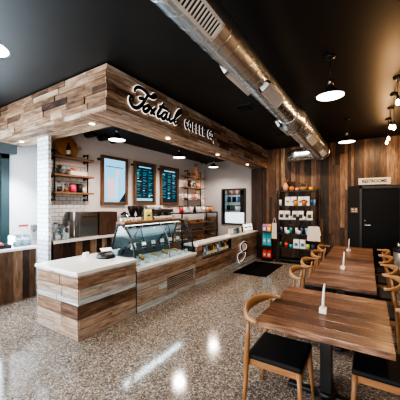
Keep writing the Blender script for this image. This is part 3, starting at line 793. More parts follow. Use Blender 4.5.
# menu screens on the wall
def board(ya, yb, kind, label):
    t = thing('menu_board', label, 'menu board', (-4.96, (ya+yb)/2, 2.19))
    w = (yb-ya)/2; h = .547; b_ = .062
    f = MB()
    for s_ in (-1, 1):
        f.box((.012, s_*w-(b_ if s_ > 0 else 0), -h), (.07, s_*w+(b_ if s_ < 0 else 0), h), 'shelf_wood', .35, (0, 0, 1), bevel=.004)
        f.box((.012, -w+b_, s_*h-(b_ if s_ > 0 else 0)), (.068, w-b_, s_*h+(b_ if s_ < 0 else 0)), 'shelf_wood', .2, (0, 1, 0), bevel=.004)
    part('frame', f, t)
    sw, sh = w-b_-.002, h-b_-.002
    s_ = part('screen', MB().box((.015, -sw, -sh), (.04, sw, sh), 'screen_blue' if kind == 0 else 'screen_dark'), t)
    m = MB()
    if kind == 0:
        m.prism([(-.10, -.42), (.06, -.42), (.10, .06), (-.13, .06)], .0405, .042, 'drink_pink', mtx=Matrix(((0, 0, 1, 0), (1, 0, 0, -.09), (0, 1, 0, 0), (0, 0, 0, 1))))
        m.ellipsoid((.041, .085, .20), (.002, .06, .07), 'drink_pink', 14, 8)
        m.prism([(.04, -.42), (.13, -.42), (.15, .16), (.08, .16)], .0405, .0415, 'drink_cup', mtx=Matrix(((0, 0, 1, 0), (1, 0, 0, -.05), (0, 1, 0, 0), (0, 0, 0, 1))))
        part('drink_picture', m, s_)
        m = MB()
        q = random.Random(1); y = -.24
        while y < .24:
            l = q.uniform(.03, .08); m.box((.0405, y, .305), (.0415, min(.26, y+l), .325), 'screen_dark'); y += l+.015
        m.prism([(.12, -sh+.001), (sw-.001, -sh+.001), (sw-.001, -.26)], .0405, .0415, 'screen_dark', mtx=Matrix(((0, 0, 1, 0), (1, 0, 0, 0), (0, 1, 0, 0), (0, 0, 0, 1))))
        part('menu_text', m, s_)
    else:
        q = random.Random(kind)
        for c in range(3):
            yc = -sw+.035+c*(2*sw-.03)/3; m = MB()
            z = sh-.13
            while z > -sh+.13:
                big = q.random() < .12
                l = q.uniform(.06, .16); hh = .020 if big else .011
                m.box((.0405, yc, z-hh), (.0415, yc+l, z), 'text_white' if big else 'text_cyan')
                z -= hh + q.choice([.016, .024, .05])
            m.box((.0401, yc-.004, -sh+.11), (.0404, yc+.166, sh-.11), 'screen_dark')
            part('text_column', m, s_)
        part('menu_title', MB().box((.0405, -sw+.10, sh-.075), (.0415, sw-.10, sh-.045), 'text_white'), s_)
        if kind == 1: part('menu_strip', MB().box((.0405, -sw+.03, -sh+.035), (.0415, sw-.05, -sh+.105), 'text_white'), s_)
    part('wall_bracket', MB().box((.001, -w-.07, h-.12), (.03, -w+.02, h-.08), 'black'), t)
board(3.772, 4.515, 0, 'framed pale blue screen with a pink drink picture on the menu wall')
board(4.74, 5.52, 1, 'framed dark menu screen with a pale strip along its bottom')
board(5.73, 6.56, 2, 'framed dark menu screen next to the tall pipe shelves')

# ------------------------------------------------------------------ pipe shelves on the menu wall
def pipe_shelf(label, y0, y1, zs, posts, top, bot):
    t = thing('pipe_shelf', label, 'shelf', (-4.948, (y0+y1)/2, zs[1]))
    yc = (y0+y1)/2; zc = zs[1]
    for z in zs:
        part('shelf_board', MB().box((.03, y0-yc, z-zc-.035), (.20, y1-yc, z-zc), 'shelf_wood', RNG.uniform(.3, .8), (0, 1, 0), bevel=.003), t)
    for yp in posts:
        p = MB().tube([(.115, yp-yc, bot-zc), (.115, yp-yc, top-zc)], .014, 'black', 10)
        for z in [top, bot] + [z-.05 for z in zs]:
            p.tube([(.115, yp-yc, z-zc), (.012, yp-yc, z-zc)], .013, 'black', 10)
            p.tube([(.012, yp-yc, z-zc), (.003, yp-yc, z-zc)], .032, 'black', 12)
            p.ellipsoid((.115, yp-yc, z-zc), (.022, .022, .024), 'black', 10, 6)
        part('pipe_upright', p, t)
    return t
PS = [1.885, 2.215, 2.555]
pipe_shelf('black pipe shelf with three boards on the white tiles', 2.665, 3.47, PS, (2.70, 3.38), 2.64, 1.74)
PS2 = [1.86, 2.21, 2.55]
pipe_shelf('black pipe shelf with stacked boards between the last screen and the corner', 6.70, 7.90, PS2, (6.95, 7.70), 2.72, 1.60)
sx = -4.948+.115
dsc = thing('round_board', 'round honey wood serving board leaning on the top pipe shelf', 'serving board', (-4.90, 2.97, PS[2]+.001), 0)
part('disc', MB().lathe([(0, -.01), (.215, -.01), (.22, 0), (.215, .01), (0, .01)], (0, 0, .2205), 'honey', 36, mtx=Matrix.Rotation(R(82), 4, 'Y')), dsc)
part('handle', MB().box((-.01, .2, .20), (.01, .27, .24), 'honey', bevel=.006).lathe([(.018, 0), (.03, .004), (.018, .008)], (-.004, .285, .22), 'honey', 12, mtx=Matrix.Rotation(R(90), 4, 'Y')), dsc)
place(('bottle', 'brown'), mk_bottle('brown', 'black', .26, .042, 'paper'), (sx+.03, 2.95, PS[2]+.001), 0, 'dark brown bottle in front of the round board on the top shelf', 'bottle')
place('pot2', mk_pot, (sx, 2.80, PS[1]+.001), 0, 'leafy green plant in a pot on the middle pipe shelf', 'plant')
bx_ = thing('pale_box', 'long pale wooden box on the middle pipe shelf', 'box', (sx, 3.16, PS[1]+.001)); part('box_body', MB().box((-.06, -.18, 0), (.06, .18, .075), 'cream', bevel=.004), bx_); part('lid', MB().box((-.062, -.182, .0755), (.062, .182, .092), 'terracotta', bevel=.003), bx_)
bw = MB().lathe([(0, 0), (.03, 0), (.075, .05), (.072, .052), (.028, .008), (0, .008)], (0, 0, 0), 'terracotta', 18)
single('small_bowl', bw, 'pinkish small bowl on the pale box on the middle pipe shelf', 'bowl', (sx, 3.09, PS[1]+.0935))
place(('tin', 'pink'), mk_tin('pink', .062, .17), (sx, 3.06, PS[0]+.001), 0, 'bright pink canister on the lowest pipe shelf', 'canister')
place(('jarS', 0), mk_jar(.05, .19, 'brown'), (sx, 2.80, PS[0]+.001), 0, 'glass jar of coffee beans on the lowest pipe shelf, next to the pillar', 'jar')
place(('jarS', 1), mk_jar(.045, .15, 'pastry'), (sx, 2.92, PS[0]+.001), 0, 'glass jar of brown pieces beside the pink canister', 'jar')
place('tin_blk2', mk_tin('black', .058, .17), (sx, 3.20, PS[0]+.001), 0, 'black canister beside the pink canister on the pipe shelf', 'canister')
place('cup_p', mk_cup(.03, .04, .1, 'white'), (sx, 3.29, PS[0]+.001), 0, 'white cup at the outer end of the lowest pipe shelf', 'cup')
# things on the far pipe shelf
def mk_vase(mat, h=.3, r=.1):
    def f():
        t = link('ceramic_vase', None)
        link('vase_body', MB().lathe([(0, 0), (r*.6, 0), (r, h*.4), (r*.85, h*.7), (r*.4, h*.9), (r*.45, h), (r*.35, h), (r*.3, h*.9), (0, h*.88)], (0, 0, 0), mat, 18).data('vase_body'), t)
        f2 = MB(); q = random.Random(5)
        for i in range(18):
            a = q.uniform(0, 6.28); d = Vector((math.cos(a)*.1, math.sin(a)*.1, q.uniform(.06, .16)))
            f2.tube([(0, 0, h*.9), Vector((0, 0, h))+d*.5, Vector((0, 0, h))+d], [(.002, .002), (.009, .003), (.002, .001)], 'basket', 6)
        link('dried_stems', f2.data('dried_stems'), t)
        return t
    return f
sx2 = -4.948+.115
place(('vase', 0), mk_vase('terracotta', .34, .10), (sx2, 7.42, PS2[2]+.001), 0, 'pink clay vase with dried stems on the top board of the corner shelf', 'vase')
place(('vase', 1), mk_vase('orange', .14, .075), (sx2, 7.54, PS2[1]+.001), 0, 'short orange vase with dried stems on the middle board of the corner shelf', 'vase')
place(('boxw', 0), lambda: link('wooden_crate', MB().box((-.06, -.15, 0), (.06, .15, .012), 'shelf_wood').box((-.06, -.15, .012), (-.05, .15, .11), 'shelf_wood').box((.05, -.15, .012), (.06, .15, .11), 'shelf_wood').box((-.05, -.15, .012), (.05, -.14, .11), 'shelf_wood').box((-.05, .14, .012), (.05, .15, .11), 'shelf_wood').data('crate')), (sx2, 7.14, PS2[2]+.001), 0, 'small wooden crate on the top board of the corner shelf', 'crate')
place('pot3', mk_pot, (sx2, 7.28, PS2[1]+.001), 1, 'leafy plant in a pot on the middle board of the corner shelf', 'plant')
place(('tin', 'blk3'), mk_tin('brown', .06, .2), (sx2, 7.06, PS2[1]+.001), 0, 'brown canister on the middle board of the corner shelf', 'canister')
place(('vase', 2), mk_vase('terracotta', .13, .07), (sx2, 7.4, PS2[0]+.001), 0, 'small clay vase with dried stems on the lowest board of the corner shelf', 'vase')
place(('tin', 'sky2'), mk_tin('white', .05, .15), (sx2, 6.8, PS2[0]+.001), 0, 'white canister on the lowest board of the corner shelf', 'canister')

# ------------------------------------------------------------------ bakery rack behind the service counter
RY0, RY1 = 6.02, 8.05; RX0, RX1 = -4.80, -4.38
rk = thing('bakery_rack', 'black framed bakery rack with shelves of pastries behind the service counter', 'rack', (-4.6, 7.03, 0))
f = MB()
for x in (RX0, RX1):
    for y in (RY0, RY1): f.box((x-.014, y-.014, 0), (x+.014, y+.014, 1.40), 'black')
    for z in (.45, 1.386): f.box((x-.012, RY0, z-.012), (x+.012, RY1, z+.012), 'black')
ctr('frame', f, rk)
RZ = [.62, .86, 1.10, 1.405]
for z in RZ: ctr('rack_shelf', MB().box((RX0-.015, RY0-.015, z-.022), (RX1+.015, RY1+.015, z), 'shelf_wood' if z < 1.3 else 'black', .5, (0, 1, 0)), rk)
def mk_loaf(mat='pastry', l=.09):
    def f():
        return link('bread_loaf', MB().ellipsoid((0, 0, .039), (l, .055, .038), mat, 14, 8).tube([(-l*.5, .02, .068), (l*.1, -.02, .074)], .006, mat, 6).data('bread_loaf'))
    return f
k = 0
for s_, z in enumerate(RZ[:3]):
    for i in range(9):
        y = 6.14 + i*.22
        mt = 'pastry' if (i+s_) % 3 else 'pastry_dark'
        lv = ['lowest', 'middle', 'upper'][s_]
        if (i*7+s_) % 5 == 4: continue
        if s_ == 1: place('muffin', mk_muffin, (-4.47, y, z+.001), 0, f'browned muffin on the middle shelf of the bakery rack, {ORD[i]} place from the case', 'muffin', 'muffins on the bakery rack')
        else: place(('loaf', mt), mk_loaf(mt), (-4.50, y, z+.001), R(20*((i % 3)-1)), f'{"golden" if mt=="pastry" else "dark"} bread loaf on the {lv} bakery rack shelf, {ORD[i]} place from the case', 'bread', 'loaves on the bakery rack')
for i, (y, mt, nm) in enumerate(((6.10, 'red', 'red'), (6.28, 'white', 'white'), (6.62, 'white', 'white'), (6.97, 'white', 'white'), (7.30, 'white', 'white'), (7.55, 'terracotta', 'pink'), (7.75, 'orange', 'orange'))):
    place(('rc', mt), mk_tin(mt, .058, .2) if mt != 'white' else mk_cup(.05, .066, .17, 'white'), (-4.47, y, RZ[3]+.001), 0, f'{nm} {"canister" if mt != "white" else "tall cup"} on top of the bakery rack, {ORD[i]} from the espresso machine', 'cup' if mt == 'white' else 'canister', 'containers on the bakery rack')
place('pot4', mk_pot, (-4.66, 6.45, RZ[3]+.001), 2, 'leafy plant in a slate pot on top of the bakery rack', 'plant')
place(('basket'), lambda: link('dark_basket', MB().lathe([(0, 0), (.12, 0), (.16, .17), (.15, .17), (.11, .01), (0, .01)], (0, 0, 0), 'black', 18, sx=.8).data('dark_basket')), (-4.66, 7.1, RZ[3]+.001), 0, 'dark round basket on top of the bakery rack', 'basket')

# ------------------------------------------------------------------ pass-through to the back room
pf_ = MB().box((gx0-.05, YB-.03, gz0-.04), (gx0, YB+.14, gz1+.05), 'black').box((gx1, YB-.03, gz0-.04), (gx1+.05, YB+.14, gz1+.05), 'black').box((gx0, YB-.03, gz1), (gx1, YB+.14, gz1+.05), 'black').box((gx0, YB-.03, gz0-.04), (gx1, YB+.14, gz0), 'black')
struct('window_3', pf_)
struct('wall_rear_room', MB().box((-5.1, YB+1.6, 0), (-2.4, YB+1.7, CEIL), 'room_white').box((-2.5, YB+.12, 0), (-2.4, YB+1.6, CEIL), 'room_white').box((-5.1, YB+.12, 0), (-5.0, YB+1.6, CEIL), 'room_white'))
ps = thing('steel_shelving', 'shelving seen through the pass-through opening in the grey wall', 'shelving', (-3.8, YB+.75, 0))
f = MB()
for x in (-4.45, -3.72):
    for y in (YB+.55, YB+.95): f.box((x-.012, y-.012, 0), (x+.012, y+.012, 2.6), 'steel')
ctr('uprights', f, ps)
for z, mt in ((1.0, 'cool_glow'), (1.45, 'steel'), (1.75, 'steel'), (2.02, 'steel')):
    ctr('shelf', MB().box((-4.47, YB+.53, z-.02), (-3.70, YB+.97, z), 'steel'), ps)
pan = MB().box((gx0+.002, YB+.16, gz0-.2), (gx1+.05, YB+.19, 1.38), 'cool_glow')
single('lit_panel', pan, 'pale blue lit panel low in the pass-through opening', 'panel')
bk = MB().box((-3.64, YB+.16, 1.385), (-3.36, YB+.22, 2.3), 'charcoal', bevel=.006)
single('dark_screen', bk, 'tall dark panel at one side of the pass-through opening', 'panel')
for i, (x, z, mt, nm) in enumerate(((-4.32, 1.451, 'black', 'black'), (-4.15, 1.451, 'dark_green', 'green'), (-3.98, 1.451, 'white', 'white'), (-3.82, 1.451, 'white', 'pale'), (-4.30, 1.751, 'navy', 'navy'), (-4.10, 1.751, 'black', 'black'), (-3.90, 1.751, 'sky', 'blue'), (-4.30, 2.021, 'orange', 'orange'), (-4.08, 2.021, 'terracotta', 'pink'), (-3.86, 2.021, 'orange', 'orange'))):
    place(('ptin', mt), mk_tin(mt, .07, .17), (x, YB+.68, z), 0, f'{nm} canister on {"lowest" if z<1.5 else "middle" if z<2 else "top"} back-room shelf, {ORD[i%4 if i<4 else (i-4)%3]} in line', 'canister', 'canisters beyond the pass-through')

# ------------------------------------------------------------------ left-hand condiment counter
cc = thing('condiment_counter', 'upright-board condiment counter with white worktop against the white wall', 'counter', (-5.45, 1.5, 0))
m = MB().box((-5.78, -.6, 0), (-5.13, 2.52, .85), 'black'); y = -.6
while y < 2.52:
    w = RNG.uniform(.1, .17); y1 = min(2.52, y+w)
    m.box((-5.131, y+.001, 0), (-5.112+RNG.uniform(-.004, .003), y1-.001, .85), 'cabinet_wood', RNG.choice([.15, .3, .45, .55, .75]), (0, 0, 1)); y = y1
ctr('board_front', m, cc)
ctr('worktop', MB().box((-5.785, -.62, .856), (-5.08, 2.54, .90), 'quartz', bevel=.006), cc)
ty = thing('serving_crate', 'low wooden crate on the condiment counter near the window', 'crate', (-5.35, 1.90, .901), R(0))
f = MB().box((-.16, -.26, 0), (.16, .26, .015), 'black')
for s_ in (-1, 1): f.box((s_*.16-.008, -.26, .015), (s_*.16+.008, .26, .06), 'black').box((-.15, s_*.26-.008, .015), (.15, s_*.26+.008, .06), 'black')
part('box_body', f, ty)
part('handle', MB().tube([(.172, -.05, .03), (.195, -.05, .03), (.195, .05, .03), (.172, .05, .03)], .005, 'steel', 8), ty)
for i, (dx, dy, mt, nm) in enumerate(((0, -.12, 'honey', 'honey brown'), (.05, .02, 'pastry', 'golden'), (-.03, .145, 'red_print', 'dark red'))):
    place(('loafc', mt), mk_loaf(mt, .085), (-5.35+dx*.6, 1.90+dy, .918), R(15*(i-1)), f'{nm} loaf in the crate on the condiment counter', 'bread')
cr = thing('cup_caddy', 'clear acrylic caddy of lids and cups on the condiment counter', 'caddy', (-5.38, 2.37, .901))
f = MB().box((-.13, -.13, 0), (.13, .13, .008), 'clear_plastic')
for s_ in (-1, 1): f.box((s_*.13-.004, -.13, .008), (s_*.13+.004, .13, .19), 'clear_plastic').box((-.126, s_*.13-.004, .008), (.126, s_*.13+.004, .19), 'clear_plastic')
f.box((-.126, -.003, .008), (.126, .003, .18), 'clear_plastic')
part('acrylic_box', f, cr)
part('divider', MB().box((-.125, -.125, .11), (.125, -.005, .116), 'white').box((-.125, .005, .11), (.125, .125, .116), 'white'), cr)
for i in range(4):
    place('cup_lidded', mk_cup(.036, .05, .095, 'sky' if False else 'white'), (-5.44+.12*(i % 2), 2.31+.12*(i//2), .9105), 0, f'white cup in the acrylic caddy, {"window" if i<2 else "pillar"} {"wall" if i%2==0 else "room"} corner', 'cup', 'cups in the acrylic caddy')
nt_ = thing('notice_card', 'small white notice with a red stripe on the white wall above the caddy', 'notice', (-5.797, 2.62, 1.22))
part('sheet', MB().box((0, -.10, -.05), (.004, .10, .05), 'paper'), nt_); part('red_stripe', MB().box((.0042, -.085, -.012), (.005, .085, .03), 'red_print'), nt_)
db = thing('soap_dispenser', 'grey dispenser fixed to the white wall beside the tiled pillar', 'dispenser', (-5.797, 2.80, 1.12))
part('housing', MB().box((0, -.05, 0), (.07, .05, .12), 'grey_metal', bevel=.01), db); part('spout', MB().box((.03, -.015, -.02), (.06, .015, -.001), 'black'), db)

# ------------------------------------------------------------------ retail shelf and rack by the timber wall
rs = thing('retail_shelf', 'black five-tier retail shelf against the rustic timber wall', 'shelf', (-1.71, 7.9, 0))
X0, X1, YR0, YR1 = -2.23, -1.19, 7.64, 8.10
f = MB()
for x in (X0, X1):
    f.tube([(x, YR1-.02, 0), (x, YR1-.02, 2.10)], .014, 'black', 8, smooth=False); f.tube([(x, YR0, 0), (x, YR0+.14, 2.06)], .014, 'black', 8, smooth=False)
    for z in (.43, .83, 1.22, 1.62, 2.04): f.tube([(x, YR0+.05, z-.02), (x, YR1-.02, z-.02)], .010, 'black', 8)
ctr('frame', f, rs)
TZ = [.43, .83, 1.22, 1.62, 2.04]
for i, z in enumerate(TZ): ctr('shelf_board', MB().box((X0+.016, YR0+.02+.03*i, z-.03), (X1-.016, YR1-.02, z), 'black', bevel=.003), rs)
ctr('base_shelf', MB().box((X0+.016, YR0+.03, .06), (X1-.016, YR1-.02, .09), 'black'), rs)
def mk_mug(mat):
    def f():
        t = link('mug', None)
        link('mug_body', MB().lathe([(0, 0), (.040, 0), (.042, .095), (.038, .095), (.036, .008), (0, .008)], (0, 0, 0), mat, 16).data('mug_body'), t)
        link('handle', MB().tube([(.040, 0, .075), (.066, 0, .07), (.068, 0, .03), (.040, 0, .02)], .006, mat, 8).data('handle'), t)
        return t
    return f
def mk_tumbler(mat, lid='black'):
    def f():
        t = link('tumbler', None)
        link('tumbler_body', MB().lathe([(0, 0), (.032, 0), (.042, .17), (0, .17)], (0, 0, 0), mat, 16).data('tumbler_body'), t)
        link('lid', MB().lathe([(.043, .168), (.043, .185), (.03, .195), (0, .195)], (0, 0, 0), lid, 16).data('lid'), t)
        return t
    return f
BN = [R(-90), R(-90)]
lv = ['lowest', 'second', 'third', 'fourth', 'top']
def shop(kind, x, z_i, mat, nm, extra=None, dy=0):
    y = YR0+.13+.03*z_i+dy; z = TZ[z_i]+.001
    where = f'on the {["bottom", "lower", "middle", "upper", "top"][z_i]} retail tier'
    if kind == 'bag': place(('rbag', mat, extra), mk_bag(.15, .25, .09, mat, extra or 'ink', 'ink'), (x, y, z), R(-90), f'{nm} {where}', 'bag', 'coffee bags on the retail shelf')
    if kind == 'mug': place(('rmug', mat), mk_mug(mat), (x, y-.04, z), R(-20), f'{nm} {where}', 'mug', 'mugs on the retail shelf')
    if kind == 'tum': place(('rtum', mat), mk_tumbler(mat), (x, y, z), 0, f'{nm} {where}', 'tumbler', 'tumblers on the retail shelf')
    if kind == 'tin': place(('rtin', mat), mk_tin(mat, .055, .16), (x, y, z), 0, f'{nm} {where}', 'canister', 'canisters on the retail shelf')
# second from top: white coffee bags and candles
shop('tum', -2.17, 3, 'white', 'white tumbler at the counter end')
for i, x in enumerate((-1.95, -1.79)): shop('bag', x, 3, 'white', f'white coffee bag with dark print, {ORD[i]} from the white tumbler,', 'room_white')
for i, x in enumerate((-1.55, -1.38)): pass
shop('bag', -1.60, 3, 'white', 'white coffee bag with dark print beside the amber canisters', 'room_white'); 
shop('bag', -1.445, 3, 'white', 'white coffee bag with dark print, next to the blue tumbler,', 'room_white')
shop('tin', -1.72, 3, 'gold', 'amber canister between the white bags', dy=-.105); shop('tin', -1.50, 3, 'orange', 'orange canister in front of the white bags', dy=-.105)
shop('tum', -1.315, 3, 'navy', 'blue tumbler'); shop('tum', -1.228, 3, 'sky', 'pale blue tumbler at the door end')
# middle
for i, x in enumerate((-2.12, -1.96, -1.75, -1.59, -1.36)):
    shop('bag', x, 2, 'paper', f'off-white dark-labelled coffee bag, {ORD[i]} from the counter end,', 'ink')
for i, x in enumerate((-1.86, -1.67, -1.49)): shop('mug', x, 2, 'white' if i != 1 else 'ink', f'{["white mug", "dark mug", "white mug"][i]} between the off-white bags, {ORD[i]} of three,', dy=-.05)
# fourth
for i, (x, mt, nm) in enumerate(((-2.12, 'navy', 'navy tumbler'), (-2.0, 'white', 'white tumbler'), (-1.86, 'teal', 'teal tumbler'), (-1.70, 'white', 'white tumbler'), (-1.56, 'navy', 'navy tumbler'), (-1.44, 'sky', 'pale blue tumbler'))):
    shop('tum', x, 1, mt, f'{nm} with black lid, {ORD[i]} from the counter end,')
for i, x in enumerate((-1.93, -1.62)): shop('mug', x, 1, 'white', f'{["white mug beside the teal tumbler", "white mug beside the far navy tumbler"][i]}', dy=-.05)
# bottom
for i, (k_, x, mt, nm, ex) in enumerate((('tin', -2.14, 'dark_green', 'dark green canister', None), ('tin', -1.98, 'red', 'red canister', None), ('mug', -1.85, 'teal', 'teal mug', None), ('bag', -1.70, 'white', 'white coffee bag with blue label beside the teal mug', 'sky'), ('bag', -1.53, 'white', 'white coffee bag with blue label beside the yellow canister', 'sky'), ('tin', -1.40, 'yellow', 'yellow canister', None), ('tin', -1.27, 'navy', 'navy canister', None))):
    shop(k_, x, 0, mt, nm, ex)
# top: clay pieces, squash and basket
def mk_gourd(mat, r=.08):
    def f():
        t = link('pumpkin', None)
        b = MB(); n = 10
        for i in range(n):
            a = 2*math.pi*i/n; b.ellipsoid((math.cos(a)*r*.45, math.sin(a)*r*.45, r*.75), (r*.55, r*.55, r*.75), mat, 10, 6)
        link('flesh', b.data('flesh'), t)
        link('stalk', MB().tube([(0, 0, r*1.3), (.005, 0, r*1.6), (.02, 0, r*1.8)], .009, 'green', 6).data('stalk'), t)
        return t
    return f
TT = TZ[4]+.001
place(('vase', 9), mk_vase('terracotta', .24, .085), (-2.03, 7.90, TT), 0, 'pink clay vase on the top tier of the black retail shelf', 'vase')
place(('gourd', 'orange'), mk_gourd('orange', .085), (-1.86, 7.90, TT), 0, 'orange pumpkin beside the pink vase on the retail shelf', 'pumpkin')
place(('gourd', 's'), mk_gourd('terracotta', .06), (-1.71, 7.88, TT), 0, 'small pale pumpkin in the middle of the retail shelf top', 'pumpkin')
place(('basket2'), lambda: link('straw_basket', MB().lathe([(0, 0), (.09, 0), (.12, .10), (.11, .10), (.085, .01), (0, .01)], (0, 0, 0), 'basket', 18).tube([(-.11, 0, .1), (-.07, 0, .19), (.07, 0, .19), (.11, 0, .1)], .008, 'basket', 8).data('straw_basket')), (-1.54, 7.90, TT), 0, 'straw basket with a hoop handle on the retail shelf top', 'basket')
place(('gourd', 'g'), mk_gourd('gold', .07), (-1.34, 7.90, TT), 0, 'golden pumpkin at the door end of the retail shelf top', 'pumpkin')
# garments hanging on its ends
sh = thing('cotton_shirt', 'cream cotton shirt hanging on the door end of the retail shelf', 'shirt', (-1.22, 7.56, 1.12))
f = MB()
def cloth(mb, pts_top, pts_bot, d, mat, n=14):
    rows_ = []
    for j in range(6):
        v = j/5; r_ = []
        for i in range(n+1):
            u = i/n
            a = Vector(pts_top[0]).lerp(Vector(pts_top[1]), u); b_ = Vector(pts_bot[0]).lerp(Vector(pts_bot[1]), u)
            p = a.lerp(b_, v); p.y += d*math.sin(u*19)*(.3+v); r_.append(mb.bm.verts.new(p))
        rows_.append(r_)
    fs = [mb.bm.faces.new((rows_[j][i], rows_[j][i+1], rows_[j+1][i+1], rows_[j+1][i])) for j in range(5) for i in range(n)]
    mb._fin(fs, mat, smooth=True)
cloth(f, ((-.13, 0, -.05), (.13, 0, -.05)), ((-.17, 0, -.44), (.17, 0, -.44)), .014, 'linen')
part('body', f, sh)
for s_ in (-1, 1):
    f = MB(); cloth(f, ((s_*.06, .01, -.04), (s_*.14, .01, -.06)), ((s_*.12, .012, -.30), (s_*.185, .012, -.28)), .008, 'linen', 6); part('sleeve', f, sh)
part('hanger', MB().tube([(-.13, .005, -.06), (0, .005, .02), (.13, .005, -.06)], .006, 'black', 6).tube([(0, .005, .02), (0, .005, .07), (.02, .03, .09), (0, .07, .08)], .004, 'black', 6), sh)
tb = thing('tote_bag', 'narrow cream tote bag hanging on the counter end of the retail shelf', 'bag', (-2.27, 7.60, 1.17))
f = MB(); cloth(f, ((-.07, 0, -.05), (.06, 0, -.05)), ((-.08, 0, -.50), (.07, 0, -.50)), .012, 'linen', 8); part('pouch', f, tb)
part('strap', MB().tube([(-.04, 0, -.06), (-.03, .01, .05), (0, .03, .10), (.03, .01, .05), (.04, 0, -.06)], .006, 'linen', 6), tb)
# narrow stand of coffee bags at the end of the counter
cs = thing('bag_stand', 'narrow black stand holding three coffee bag tiers beside the counter end', 'stand', (-2.52, 7.72, 0))
f = MB().box((-.14, -.12, 0), (.14, .12, .02), 'black').box((-.14, .10, .02), (.14, .12, 1.06), 'black')
part('frame', f, cs)
for z in (.08, .43, .84): part('shelf', MB().box((-.14, -.12, z-.015), (.14, .099, z), 'black').box((-.14, -.12, z), (.14, -.112, z+.03), 'black'), cs)
for z, mt, ex, nm, h in ((.841, 'purple', 'yellow', 'purple and yellow', .24), (.431, 'teal', 'sky', 'teal', .38), (.081, 'red', 'terracotta', 'red', .24)):
    for i, dx in enumerate((-.065, .068)):
        m2 = mt if not (mt == 'purple' and i) else 'orange'
        place(('sb', m2), mk_bag(.125, h, .09, m2, ex, 'white'), (-2.52+dx, 7.71, z), R(-90), f'{("orange and yellow" if m2=="orange" else nm)} coffee bag on the {"top" if z>.8 else "middle" if z>.3 else "bottom"} of the narrow stand, {"counter" if i==0 else "shelf"} side', 'bag', 'bags on the narrow stand')
# floor mat
mt_ = MB().box((-2.77, 5.90, .001), (-1.97, 7.38, .012), 'mat', bevel=.004)
single('floor_mat', mt_, 'black rectangular floor mat in front of the service counter', 'mat')

# door signs
rsn = thing('restroom_sign', 'white board sign with dark capital letters above the black door', 'sign', (.13, YB-.034, 2.245))
part('board', MB().box((-.345, -.012, -.085), (.345, .004, .085), 'sign_board', bevel=.004), rsn)
o = link('lettering', text_mesh('RESTROOMS', .112, .002, .0045, 0, .84), rsn, (0, -.0135, 0), rot=ROT_NY)
o['label'] = 'dark capital letters'
dpl = thing('door_sign', 'small dark plate on the charcoal panel beside the black door', 'plate', (-.31, YB-.032, 1.50))
part('plate', MB().box((-.085, -.012, -.07), (.085, 0, .07), 'cabinet_wood', .6, bevel=.003), dpl)
part('raised_mark', MB().box((-.06, -.016, .0), (-.02, -.0125, .04), 'sign_board').box((.02, -.016, .0), (.06, -.0125, .04), 'sign_board').box((-.06, -.016, -.04), (.06, -.0125, -.025), 'sign_board'), dpl)

# ------------------------------------------------------------------ duct
DX, DZ, DR, DR2 = -1.005, 2.99, .15, .197
du = thing('spiral_duct', 'galvanised spiral air duct running under the black ceiling', 'duct', (DX, 3, DZ))
f = MB()
pts = []; rad = []
y = -2.4
while y < 7.28:
    for dy, dr in ((-.008, 0), (-.001, 0), (.003, .003), (.009, .003), (.013, 0), (.02, 0)):
        pts.append(Vector((DX, y+dy, DZ))); rad.append((DR if y < 4.3 else DR2)+dr)
    y += .15
f.tube(pts, rad, 'duct', 36)
ctr('main_run', f, du)
ctr('sleeve', MB().tube([(DX, 3.98, DZ), (DX, 3.99, DZ), (DX, 4.12, DZ), (DX, 4.24, DZ), (DX, 4.40, DZ), (DX, 4.41, DZ)], [DR+.002, DR+.012, DR+.012, DR2+.012, DR2+.012, DR2+.002], 'duct', 36), du)
f = MB(); pts = []; rad = []
for i in range(9):
    a = R(90*i/8); pts.append(Vector((DX-.2+.2*math.cos(a), 7.26+.2*math.sin(a), DZ)))
for x in (-1.40, -1.60): pts.append(Vector((x, 7.46, DZ-.01)))
for i in range(9):
    a = R(90*i/8); pts.append(Vector((-1.60-.18*math.sin(a), 7.64-.18*math.cos(a), DZ-.01)))
pts.append(Vector((-1.78, YB-.05, DZ-.01)))
n = len(pts)
rad = [DR2*.99 - (0.04 if 8 < i else 0.003*i) + (.004 if i % 2 else 0) for i in range(n)]
f.tube(pts, rad, 'duct', 32)
ctr('elbow_run', f, du)
for yr in (7.3, ): ctr('joint_ring', MB().tube([(DX, yr-.02, DZ), (DX, yr+.02, DZ)], DR2+.012, 'duct', 36), du)
ctr('joint_ring', MB().tube([(-1.50, 7.46, DZ-.01), (-1.53, 7.46, DZ-.01)], DR2-.03, 'duct', 32), du)
for y in (-1, .8, 7.15):
    r_ = (DR if y < 4 else DR2) + .005
    hs = MB()
    hs.tube([(DX-r_, y, CEIL-.003)] + [(DX-r_*math.cos(R(22.5*k_)), y, DZ-r_*math.sin(R(22.5*k_))) for k_ in range(9)] + [(DX+r_, y, CEIL-.003)], [(.012, .003)]*11, 'black', 6, up=(0, 1, 0))
    ctr('hanger_strap', hs, du)
